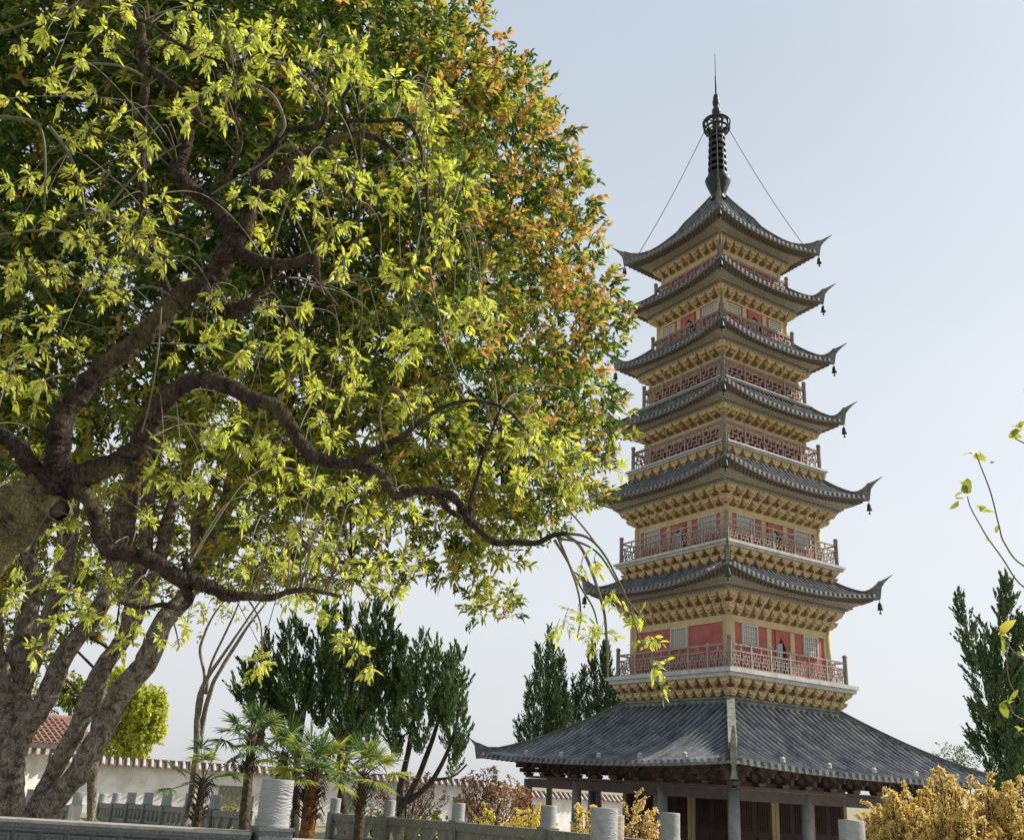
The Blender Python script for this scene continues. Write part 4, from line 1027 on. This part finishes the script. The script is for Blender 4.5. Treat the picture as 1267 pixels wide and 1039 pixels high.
for idx, (x, y) in enumerate(CL+extra):
    src_d = None
    if x > 690: d = 4.55+random.uniform(-.15,.15)
    else: d = random.uniform(4.5,5.9)
    c = np.array(at(x, y, d))
    # the twig that carries the cluster arches over from a nearby bough
    dist = ((twig_src-c)**2).sum(1); order = np.argsort(dist)[:60:7]; cand = twig_src[order]
    up_ok = [q for q in cand if q[2] > c[2]-.15] or list(cand)
    q = up_ok[random.randrange(min(3,len(up_ok)))]
    a = Vector(q); b = Vector(c); Ld = (b-a).length
    side_ = Vector((random.uniform(-.25,.25),random.uniform(-.2,.2),0))*Ld
    top = max(a.z,b.z)+.16*Ld+.03
    m1 = a.lerp(b,.3)+side_*.5; m1.z = a.z + (top-a.z)*.8
    m2 = a.lerp(b,.65)+side_; m2.z = top
    if Ld < 1.5 and x < 690:
        pth = [Vector(p) for p in spline([a,m1,m2,b+Vector((0,0,.05)),b-Vector((0,0,.03))],5)]
        k_ = len(pth)
        (tw if idx % 3 else tg).tube(pth,[.0032*(1-i/k_)+.0012 for i in range(k_)],5,cap=False)
        dr = (pth[-1]-pth[-4]).normalized()
    else: 
        dr = Vector((0,0,-1)); pth = [b+Vector((0,0,.25)), b]; tg.tube([b+Vector((.01,0,.07)),b+Vector((0,0,.04)),b],[.0015,.0013,.001],4,cap=False)
    # cluster: 4-6 pinnate leaves, each a stalk with paired leaflets
    nr = random.randint(5,8) if x < 690 else random.randint(3,4)
    for r_ in range(nr):
        dd = (Vector(unit(1)[0])*1.0 + dr*.2 + Vector((0,0,.12))).normalized()
        Lr = random.uniform(.05,.095)
        o0 = b - dr*random.uniform(0,.05); e0 = o0+dd*Lr*.9 - Vector((0,0,.012))
        tg.tube([o0, o0.lerp(e0,.5)+Vector((0,0,.006)), e0],[.0014,.0012,.001],3,cap=False)
        sdv = dd.cross(Vector(unit(1)[0])).normalized()
        cs = []; ds = []
        for u in (.35,.6,.85):
            p = o0.lerp(e0,u)
            for s2 in (-1,1): cs.append(p); ds.append(dd*.7+sdv*s2*.8+Vector((0,0,-.15)))
        cs.append(e0); ds.append(dd)
        lv.add(np.array(cs), np.array(ds), .044, .0145, 0, droop=.12)
# extra bare arching twigs
def px_twig(lst, mbx, d=4.7):
    P, Rr = px_path([(x,y,r*.8,dd) for x,y,r,dd in lst], 6); mbx.tube(P, Rr, 6, cap=False)
for l in [
 [(700,660,2.6,4.7),(725,664,2.2,4.65),(745,682,2,4.6),(762,712,1.8,4.6),(777,745,1.5,4.6),(790,785,1.3,4.6),(805,820,1.2,4.6),(820,855,1,4.6)],
 [(698,661,3,4.7),(715,672,2.6,4.7),(728,695,2.6,4.7),(740,730,2.4,4.7),(748,760,2.2,4.7),(751,800,2,4.7),(752,838,1.2,4.7)],
 [(690,664,2.4,4.7),(705,700,2,4.7),(716,735,1.6,4.7),(718,765,1.4,4.7),(714,790,1,4.7)],
 [(686,668,2.4,4.7),(700,690,2,4.72),(718,725,1.7,4.72),(735,755,1.4,4.72),(742,790,1,4.72)],
 [(690,666,2,4.7),(720,672,2,4.6),(745,690,1.8,4.6),(775,740,1.4,4.6),(800,770,1,4.6)],
 [(640,600,1.2,4.8),(690,620,1.4,4.75),(720,650,1.6,4.7),(750,690,1.2,4.6)],
 [(530,330,1.4,5.1),(560,450,1.2,5),(600,500,1,4.9)],
 [(0,145,3,5.2),(40,150,2.6,5.2),(52,165,2.4,5.2),(56,200,2,5.2),(55,260,1.4,5.2)],
 [(62,158,3,5),(85,190,2.6,5),(98,225,2.4,5),(105,260,2,5),(112,290,1.2,5)],
 [(120,275,2,5.3),(160,225,2,5.3),(195,195,1.8,5.3),(225,178,1.6,5.3)],
 [(0,40,1.6,5.4),(60,20,1.8,5.4),(110,0,2,5.4)],[(60,95,1.6,5.4),(100,80,1.8,5.4),(150,82,2,5.4),(178,95,2,5.4)],
 [(262,240,1.6,5.3),(320,205,1.6,5.2),(360,180,1.6,5.2),(395,230,1.6,5.1),(415,300,1.3,5.1)],
 [(270,95,3,5.3),(330,112,3,5.3),(352,150,2.6,5.3),(345,170,2.2,5.3)],
 [(310,75,3,5.3),(350,80,3,5.3),(380,100,2.6,5.2),(400,130,2.4,5.2)],
 [(0,290,1.6,5),(50,285,1.6,5),(100,290,1.6,5),(130,300,1,5)],
 [(0,322,2,5),(30,330,1.8,5),(55,355,1.8,5),(72,385,1.6,5),(76,405,1,5)],
 [(150,368,2.4,5.2),(165,358,2.4,5.2),(190,355,2.2,5.2),(210,365,2,5.2)],
 [(370,380,1,5),(372,430,1.2,5),(376,480,1,5)],[(335,345,1.6,5.2),(340,300,1.6,5.2),(360,240,1.6,5.2),(398,175,2,5.3)],
 [(175,535,1.2,4.8),(185,500,1.4,4.8),(195,440,1.4,4.8),(200,380,1,4.9)],[(245,545,1,4.7),(255,500,1.2,4.75),(256,470,1.4,4.8)],
 [(480,560,1.2,4.7),(470,520,1.8,4.7),(475,490,1.8,4.7),(490,480,1.8,4.7),(505,500,1.6,4.7),(512,530,1,4.7)],
 [(660,545,1.4,4.8),(690,575,1.2,4.7),(740,572,1,4.7),(765,570,.9,4.7)],
 [(235,690,1.4,4.8),(270,690,1.4,4.75),(320,705,1.4,4.7),(340,730,1,4.7)],[(205,745,1.6,4.7),(215,770,1.3,4.7),(222,800,1,4.7)],
 [(150,690,1.6,4.8),(160,750,1.4,4.7),(165,800,1,4.7)],[(305,738,1.4,4.8),(322,770,1.2,4.7),(324,815,1,4.7)],
 [(600,500,1.4,4.8),(640,510,1.2,4.8),(600,512,1,4.8)],
 ]: px_twig(l, tw if random.random()<.5 else tg)
tw.build('twig', M['twig_pale'], ta, True, oa); tg.build('twig', M['twig'], ta, True, oa)
lv.build('foliage', [M['lfA']], ta, oa)

# ------------------------------------------------------------------ junipers
def juniper(px, Yd, lobes, stems, label, dens=1.0, light=.25):
    """lobes: (xb, yb, xt, yt, r px) flame-shaped sprays; stems: pixel paths"""
    b = px_at(px, Yd, 1.2); o = Vector((b.x,b.y,GZ))
    r = tree_root('juniper_tree', o, label, 'juniper', 'junipers around the pagoda')
    d0 = (Vector((b.x,b.y,1.6))-CAM).dot(FW)
    mb = MB()
    for st in stems:
        P, Rr = px_path([(x,y,q,d0+dd) for x,y,q,dd in st], 4, .4); mb.tube(P, Rr, 8, rough=.15)
    first = stems[0][0]; f0 = at(first[0], first[1], d0+first[3]); mb.tube([o-Vector((0,0,.1)), f0], [first[2]*d0/F*1.3, first[2]*d0/F], 8)
    mb.build('trunk', M['barkD'], r, True, o)
    lv = Leaves(); px1 = d0/F
    for (xb,yb,xt,yt,rp) in lobes:
        dd = d0 + random.uniform(-1.0,1.0)
        A = np.array(at(xb,yb,dd)); B = np.array(at(xt,yt,dd)); rad = rp*px1*.84; Ln = np.linalg.norm(B-A)
        n = int(dens*Ln*rad*5200)
        t = rng.beta(1.1,1.45,n); prof = 1
        th = rng.uniform(0,2*np.pi,n); ax = (B-A)/Ln
        s1 = np.cross(ax,[0,1,0]); s1 /= np.linalg.norm(s1); s2 = np.cross(ax,s1)
        # sub-tufts: quantised clusters give the flame texture
        nt_ = max(10,int(Ln*rad*95)); tt = rng.beta(1.05,1.35,nt_); tth = rng.uniform(0,2*np.pi,nt_); trr = rng.uniform(.15,1.25,nt_)**.6
        w_ = rng.integers(0,nt_,n)
        tp = np.minimum(1,(tt/.2))**.6*(1-tt)**.75
        tc = A+ax*(tt*Ln)[:,None]+(s1*np.cos(tth)[:,None]+s2*np.sin(tth)[:,None])*(rad*tp*trr)[:,None]
        outd = (s1*np.cos(tth)[:,None]+s2*np.sin(tth)[:,None])
        tl = rng.uniform(.25,.6,nt_)*(.6+.4*tp)
        u = rng.uniform(-.25,1,n)
        tdir = ax+outd*(.18+.5*rng.uniform(0,1,nt_)[:,None]); 
        P = tc[w_]+tdir[w_]*(u*tl[w_])[:,None]+unit(n)*(.10*(1.02-np.clip(u,0,1))*rng.uniform(.3,1,n))[:,None]
        Dd = ax*1.3+outd[w_]*.45+unit(n)*.45
        pale_tuft = rng.uniform(0,1,nt_) < light  # random share of tufts in the lighter green
        lv.add(P, Dd, .105, .034, np.where(pale_tuft[w_],1,0), droop=0)
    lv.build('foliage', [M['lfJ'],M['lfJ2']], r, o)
    return r
def sp_(x, y0, x1, y1, r): return (x, y0, x1, y1, r)
juniper(375,27,[(330,900,302,812,16),(345,890,328,790,18),(300,870,286,842,8),(365,905,352,775,20),(385,880,368,768,18),(395,900,405,748,20),(360,930,345,860,18),(400,860,412,756,12),(320,920,310,862,13)],
 [[(366,1000,5,0),(368,940,4.5,0),(375,880,4,0),(385,820,2.5,0)],[(375,900,3,0),(350,870,2,.3),(335,830,1.5,.3)],[(370,940,3,0),(352,920,2,0),(335,900,1.5,0)]],
 'dark dense juniper with ragged leaning spires, leftmost, rising behind the tall palm', 1.0,.2)
juniper(440,28,[(425,900,430,755,18),(445,910,452,755,20),(460,880,467,737,17),(475,900,480,762,16),(430,930,420,830,18),(455,940,450,850,20),(490,880,497,786,14),(410,880,415,790,13)],
 [[(425,1000,5,0),(420,940,4,0),(430,880,3.5,0),(445,800,2,0)],[(424,960,3.5,0),(440,900,2.5,.3),(470,850,1.6,.3)]],
 'tallest dark juniper with several pointed spires, in the middle of the left group', 1.0,.2)
juniper(500,26,[(500,900,497,790,13),(520,890,520,788,17),(535,900,541,788,14),(550,900,560,806,13),(566,890,571,802,11),(548,890,553,820,15),(520,930,510,870,16),(556,930,552,880,13),(566,935,574,872,8),(490,940,485,880,14),(556,962,572,925,8),(500,880,508,830,12)],
 [[(496,1005,5,0),(495,975,4.5,0),(505,930,3.5,0),(513,880,2.2,0)],[(496,1000,4,0),(520,955,3.4,0),(540,900,2.6,.2),(552,850,1.6,.2)],[(505,990,4,0),(535,965,3.2,-.2),(556,925,2.4,-.2),(568,880,1.6,-.2)],[(530,965,2,0),(560,960,1.4,0),(578,945,1,0)]],
 'juniper with bare forked lower stems and pale green spires beside the roof corner', .95,.42)
juniper(675,50,[(660,930,655,840,12),(672,925,666,800,14),(684,925,680,776,15),(696,920,694,800,12),(650,930,641,890,9),(690,930,686,850,17),(700,930,703,860,9)],
 [[(680,1000,4,0),(680,930,3.5,0),(680,860,2,0)]],'pointed dark green juniper standing alone left of the pagoda above the skirt roof',.8,.3)
juniper(735,52,[(712,925,710,840,9),(722,920,722,826,10),(735,915,733,792,12),(748,905,747,796,12),(757,900,752,800,11),(768,890,764,850,14),(778,890,772,860,9)],
 [[(740,1000,4,0),(740,930,3.5,0),(740,870,2,0)]],'dark juniper clump partly hidden by the pagoda balcony and skirt roof',.8,.15)
juniper(1245,27,[(1232,900,1186,738,17),(1240,900,1247,716,22),(1262,900,1264,770,20),(1285,900,1290,730,24),(1225,930,1203,870,9),(1250,960,1240,860,24),(1280,960,1275,850,28),(1225,960,1200,905,8),(1236,850,1218,770,10),(1262,1010,1258,880,22),(1235,1000,1228,900,12)],
 [[(1250,1010,7,0),(1250,940,6,0),(1255,860,4,0),(1258,800,2,0)]],'large dark juniper at the right edge with one thin spire leaning left',1.0,.12)

# ------------------------------------------------------------------ palms
def fan_leaf(lv, mb, hub, tip_dir, petL, R_, nseg, mi, droop=.25):
    """petiole then a pleated fan of narrow blade segments"""
    e = hub + tip_dir*petL - Vector((0,0,.12*petL))
    mb.tube([hub, hub.lerp(e,.5)+Vector((0,0,.05*petL)), e],[.016,.012,.009],5,cap=False)
    ax = (e-hub).normalized(); s = ax.cross(Vector((0,0,1))); 
    if s.length < .1: s = Vector((1,0,0))
    s.normalize(); s = (s+Vector(unit(1)[0])*.25).normalized(); cs = []; ds = []; 
    for i in range(nseg):
        a = math.radians(-125+250*i/(nseg-1)); v = ax*math.cos(a)+s*math.sin(a)
        v = v - Vector((0,0,droop*(1-math.cos(a*.5))*.8)); cs.append(e); ds.append(v)
    cs = np.array(cs); ds = np.array(ds)
    lv.add(cs, ds, R_, .036, mi, fold=.45, droop=droop*1.2)
M['palm_trunk'] = barkmat('palm_fibre',(.12,.05,.02),(.36,.17,.07),None,.3,1.0,12)
M['palm_trunk_brown'] = barkmat('palm_fibre_brown',(.06,.045,.03),(.20,.15,.10),None,.3,1.0,12)
def palm(px, Yd, ytop, n, R_, petL, label, yellow=.2, tr=.13, hang=0, base_bare=None):
    b = px_at(px, Yd, 1.2); o = Vector((b.x,b.y,GZ)); r = tree_root('fan_palm', o, label, 'palm', 'fan palms in front of the white wall')
    t = at_y(px, ytop, Yd); h = t.z-GZ; top = Vector((b.x+ (t.x-b.x)*1.0, b.y, t.z))
    mb = MB(); k = 22
    mb.tube([o.lerp(top,i/k) for i in range(k+1)],[tr*(1.25-.35*i/k)*(1+.10*(i%2)) for i in range(k+1)],14,rough=.12,seed=px)
    mb.build('trunk', M['palm_trunk'] if tr > .12 else M['palm_trunk_brown'], r, False, o)
    pm = MB()
    for i in range(n):
        lv = Leaves()
        az = i*2.4+random.uniform(-.3,.3); el = math.radians(78-95*(i/n)**1.0)
        dv = Vector((math.cos(az)*math.cos(el),math.sin(az)*math.cos(el),math.sin(el)))
        fan_leaf(lv, pm, top-Vector((0,0,.1)), dv, petL*random.uniform(.8,1.3), R_*random.uniform(.8,1.1), 34, 1 if random.random()<yellow else 0, .04+.16*i/n); lv.build('frond', [M['lfP'],M['lfP2']], r, o)
    pm.build('petiole', M['twig'], r, False, o)
    mb = MB()
    for q in range(90):
        z = top.z-random.uniform(.0,.9); th = random.uniform(0,6.28); p = Vector((top.x+math.cos(th)*tr*.9,top.y+math.sin(th)*tr*.9,z))
        mb.tube([p,p+Vector((math.cos(th)*.12,math.sin(th)*.12,.10)),p+Vector((math.cos(th)*.2,math.sin(th)*.2,-.03))],[.014,.01,.004],4)
    mb.build('leaf_base', M['barkD'], r, False, o)
palm(312,23,908,11,.46,.55,'slender dark green fan palm, tallest of the palms, left of the carved bollard',.1,.10)
palm(388,19,952,18,.44,.54,'stout fan palm with orange-brown fibrous trunk just right of the carved bollard',.45,.13)
palm(450,23,955,12,.52,.62,'yellowish fan palm behind the stone rail, right of the stout palm',.6,.10)
palm(252,22,962,8,.42,.80,'thin young fan palm with few long-stalked fans in front of the bare slanting tree',.15,.08)
palm(352,24,930,8,.50,.50,'small bright fan palm half hidden between the two bigger palms',.5,.10)

# ------------------------------------------------------------------ small tree with pale mossy stems
def simple_tree(name, px, Yd, stems, blobs, label, cat, mats, L, W, nper, bark, group=None, size=.25, tube_n=9, z0=GZ, extra_w=None):
    b = px_at(px, Yd, 1.2); o = Vector((b.x,b.y,z0)); r = tree_root(name, o, label, cat, group)
    d0 = (Vector((b.x,b.y,1.6))-CAM).dot(FW); mb = MB()
    for i, st in enumerate(stems):
        P, Rr = px_path([(x,y,q,d0+dd) for x,y,q,dd in st], 5, .4); mb.tube(P, [q*.78 for q in Rr], tube_n, rough=.12, seed=i)
        if i == 0: mb.tube([o-Vector((0,0,.1)), P[0]],[Rr[0]*.9,Rr[0]*.78],tube_n)
    mb.build('trunk', bark, r, True, o)
    lv = Leaves(); k = d0/F
    for (x,y,rp,n,wts) in blobs:
        c = np.array(at(x,y,d0+random.uniform(-.5,.5)*rp*k)); u = unit(n)*(rng.uniform(.25,1,n)**.45)[:,None]
        C = c+u*rp*k; Dv = u+unit(n)*.5+np.array([0,0,.3]); Dv /= np.linalg.norm(Dv,axis=1,keepdims=True)
        mi = rng.choice(len(mats), n, p=wts)
        sprigs(lv, C, Dv, nper, size, L, W, mi)
    lv.build('crown', mats, r, o); return r
simple_tree('slender_tree', 243, 24,
 [[(232,1010,6,0),(240,960,5.5,0),(244,900,5,0),(247,865,4.6,0),(256,840,3.6,0),(276,810,2.6,0),(300,775,1.8,0),(335,725,1.2,0)],
  [(246,925,4.4,.1),(252,890,4.2,.1),(262,850,3.6,0),(272,830,3,0),(290,800,3,.2),(310,770,2,.2),(330,745,1.4,.2)],[(246,890,2.4,0),(250,865,2.6,0),(253,835,2.2,0),(248,800,2.4,.2),(262,765,1.6,.2),(280,740,1,.2)],
  [(255,858,3,.1),(262,820,2.2,.1),(290,760,1.5,.3),(300,730,1,.3)]],
 [(262,765,20,14,[1]),(300,740,26,20,[1]),(335,720,24,18,[1]),(240,745,18,10,[1]),(370,735,18,10,[1])],
 'slim two-stemmed tree with a smooth pale trunk slanting up beside the thin palm','tree',[M['lfY']],.12,.045,9,M['barkP'],size=.3)
random.seed(5)
bl = []
for q in range(34):
    a = random.uniform(0,6.28); rr = random.uniform(.2,1)**.6
    bl.append((156+math.cos(a)*rr*36, 886+math.sin(a)*rr*50, random.uniform(10,16), 34, [.0,1.]))
simple_tree('round_tree', 150, 58, [[(150,1000,6,0),(152,930,5,0),(158,880,3,0)],[(152,930,3,0),(140,890,2,0)],[(154,920,3,0),(175,880,2,0)]], bl,
 'bright yellow-green rounded tree behind the white wall, right of the leaning trunks','tree',[M['lfG'],M['lfA']],.22,.12,14,M['barkD'],size=.35)
bl = [(80+random.uniform(-22,22),850+random.uniform(-16,22),random.uniform(9,14),18,[.5,.5]) for q in range(14)]
simple_tree('broadleaf_tree', 85, 64, [[(90,1000,5,0),(90,920,4,0),(84,860,2,0)]], bl, 'green tree rising over the orange roofed house','tree',[M['lfG'],M['lfY']],.24,.12,10,M['barkD'],size=.4)
bl = [(1190+random.uniform(-34,30),940+random.uniform(-12,14),random.uniform(7,11),14,[1]) for q in range(14)]
simple_tree('broadleaf_tree', 1190, 110, [[(1190,1000,3,0),(1190,950,2,0)]], bl, 'faint distant tree low above the right end of the skirt roof','tree',[M['lfJ2']],.3,.12,6,M['barkD'],size=.5)
# trees that close the view behind the wall on the left
for j,(x,y,rp,Yd) in enumerate(((-20,870,60,60),)):
    bl = [(x+random.uniform(-rp,rp),y+random.uniform(-rp*.6,rp*.6),random.uniform(14,22),22,[.4,.6]) for q in range(18)]
    simple_tree('broadleaf_tree', x, Yd, [[(x,1000,8,0),(x,930,6,0),(x,870,3,0)]], bl, 'green bushy tree behind the house at the far left edge','tree',[M['lfG'],M['lfY']],.24,.12,12,M['barkD'],size=.4)

# ------------------------------------------------------------------ shrubs
def shrub(px, Yd, x0, x1, ytop, label, cat, mats, wts, L, W, nst, nlf, zb=GZ, hjit=.25, group=None, spread=.25, name='shrub'):
    b = px_at(px, Yd, zb); o = Vector((b.x,b.y,zb)); r = tree_root(name, o, label, cat, group)
    mb = MB(); lv = Leaves(); lw = (px_at(x1,Yd,1)-px_at(x0,Yd,1)).length/2
    top = at_y(px, ytop, Yd).z
    for q in range(nst):
        th = random.uniform(0,6.28); rr = random.random()**.5
        p0 = o+Vector((math.cos(th)*.2*lw, math.sin(th)*.15*lw, 0))
        hx = math.cos(th)*rr*lw; hy = math.sin(th)*rr*lw*.8
        hz = (top-zb)*(1-hjit*random.random()-.35*rr*rr)
        e = o+Vector((hx,hy,hz)); m = p0.lerp(e,.5)+Vector((random.uniform(-.1,.1)-hx*.12,random.uniform(-.1,.1)-hy*.12,.1*hz))
        P = [Vector(v) for v in spline([p0,m,e+Vector((random.uniform(-1,1)*spread*.2,0,0)),e+Vector((random.uniform(-1,1)*spread*.4,random.uniform(-1,1)*spread*.4,spread*.5))],4)]
        mb.tube(P,[.012*(1-i/len(P))+.003 for i in range(len(P))],4,cap=False)
        n = nlf; t = rng.uniform(.12,1,n)**.8; ii = np.minimum((t*(len(P)-1)).astype(int),len(P)-2); fr = t*(len(P)-1)-ii
        A = np.array([tuple(v) for v in P]); C = A[ii]*(1-fr[:,None])+A[ii+1]*fr[:,None]
        C = C+unit(n)*rng.uniform(0,.20,n)[:,None]*(1.0-t*.7)[:,None]*lw
        D_ = unit(n)+np.array([0,0,.7]); mi = rng.choice(len(mats), n, p=wts)
        lv.add(C, D_, L, W, mi, droop=.1)
    mb.build('stem', M['barkD'], r, False, o); lv.build('foliage', mats, r, o); return r
GR = 'golden leaved shrubs along the right'
random.seed(11)
for px,Yd,x0,x1,yt,lb in [(a_,b_,c_2,d_,e_+20,f_) for a_,b_,c_2,d_,e_,f_ in ((1092,13,1050,1130,985,'lowest golden shrub at the left end of its row, by the pale round cap'),(1128,12.6,1085,1180,962,'golden shrub second from the left of the golden row, with one bare tilted shoot'),
    (1165,13,1120,1215,950,'golden shrub in the middle of the golden row, in front of the roof end'),(1205,12.4,1160,1250,945,'golden orange shrub with the tallest upright shoot of the golden row'),
    (1245,13,1205,1290,950,'golden shrub below the large right juniper'),(1290,12.8,1240,1340,956,'golden shrub cut by the right edge of the picture'))]:
    shrub(px,Yd,x0,x1,yt,lb,'shrub',[M['lfGold'],M['lfYel'],M['lfO']],[.68,.12,.20],.030,.017,150,330,GZ,.30,GR,.3,'golden_shrub')
shrub(603,33,560,655,950,'brownish red leaved shrub in front of the white wall, left of the pagoda','shrub',[M['lfR'],M['lfGold']],[.85,.15],.085,.05,70,60,GZ,.35,None,.5,'red_shrub')
shrub(640,31,618,662,962,'thin red leaved shrub touching the left roof end post','shrub',[M['lfR'],M['lfGold']],[.85,.15],.085,.05,36,50,GZ,.35,None,.5,'red_shrub')
shrub(500,38,450,560,955,'low reddish brown shrub under the forked juniper','shrub',[M['lfR']],[1],.09,.05,60,40,GZ,.4,None,.5,'red_shrub')
shrub(655,24,625,690,992,'bright yellow flowering shrub left of the big carved cap','shrub',[M['lfYel'],M['lfGold']],[.8,.2],.06,.035,60,90,GZ,.3,None,.3,'yellow_shrub')
shrub(598,26,580,618,996,'small yellow and green shrub under the red one','shrub',[M['lfYel'],M['lfY']],[.6,.4],.06,.035,30,60,GZ,.3,None,.3,'yellow_shrub')
shrub(722,22,700,745,990,'orange yellow shrub between the dark column and the big carved cap','shrub',[M['lfGold'],M['lfYel']],[.7,.3],.06,.035,34,70,GZ,.3,None,.3,'golden_shrub')
shrub(790,20,765,822,985,'orange leaved shrub right of the big carved cap in front of the dark doors','shrub',[M['lfGold'],M['lfO']],[.6,.4],.06,.035,44,70,GZ,.35,None,.4,'orange_shrub')
for x,yt,Yd in ((265,995,30),(340,1000,33),(470,1000,34),(525,1000,33)):
    shrub(x,Yd,x-28,x+28,yt,{265:'low yellow-green bush seen through the left balustrade',340:'low green bush behind the carved near bollard',470:'low light green bush left of the forked juniper stems',525:'low light green bush right of the forked juniper stems'}[x],'shrub',[M['lfY']],[1],.08,.045,34,60,GZ,.4,None,.3,'low_bush')

# ------------------------------------------------------------------ young tree whose twigs enter at the right edge
b = px_at(1420, 3.4, 0); o = Vector((b.x,b.y,0)); r = tree_root('young_tree', o, 'thin young tree at the right edge with few broad fresh green leaves on bare twigs', 'tree')
mb = MB(); tp = at(1405,560,3.2); tp2 = at(1330,880,3.1); tpm = at(1410,860,3.2)
mb.tube([o,tpm,tp,at(1390,380,3.2)],[.022,.018,.012,.006],8)
tws = [[(1408,800,2.6,3.2),(1330,720,2,3.15),(1267,700,1.5,3.1),(1243,672,1.4,3.1),(1236,650,1.3,3.1),(1226,610,1.2,3.1),(1214,578,1.1,3.1),(1207,560,1,3.1)],
 [(1330,735,2,3.15),(1290,735,1.6,3.1),(1262,722,1.4,3.1),(1240,690,1.3,3.1),(1222,665,1.2,3.1),(1212,648,1.1,3.1),(1201,628,1,3.1),(1197,614,.9,3.1)],
 [(1408,860,2.4,3.2),(1330,840,1.8,3.15),(1267,815,1.3,3.1),(1245,795,1,3.1),(1235,785,.9,3.1)],
 [(1408,930,2.4,3.2),(1330,905,1.7,3.15),(1262,888,1.2,3.1),(1248,870,1,3.1),(1238,872,.9,3.1)],[(1245,795,1,3.1),(1248,840,1,3.1),(1262,865,.9,3.1)],
 [(1408,620,2.4,3.2),(1330,580,1.8,3.2),(1267,548,1.3,3.2),(1255,542,1,3.2)],[(1405,540,2,3.2),(1330,500,1.6,3.2),(1267,485,1,3.2)],[(1408,950,2.4,3.2),(1300,925,1.6,3.1),(1262,905,1,3.1)]]
for t in tws:
    P, Rr = px_path(t,5); mb.tube(P,[q*.75 for q in Rr],6,cap=False)
mb.build('stem', M['twig_pale'], r, True, o)
lv = Leaves()
for x,y,n,L in ((1207,562,5,.05),(1196,612,5,.055),(1188,618,2,.05),(1215,632,3,.045),(1226,575,1,.03),(1236,648,1,.03),(1236,784,3,.065),(1262,812,2,.06),(1238,872,3,.05),(1248,868,3,.04),(1262,905,2,.03),(1254,542,5,.05),(1265,480,2,.04),(1262,530,3,.04),(1224,668,1,.03)):
    c = np.array(at(x,y,3.1)); 
    D_ = unit(n)*.9+np.array([0,0,.35]); lv.add(np.repeat(c[None],n,0)+unit(n)*.006, D_, L, L*.5, 0, droop=.15)
lv.build('foliage', [M['lfY']], r, o)
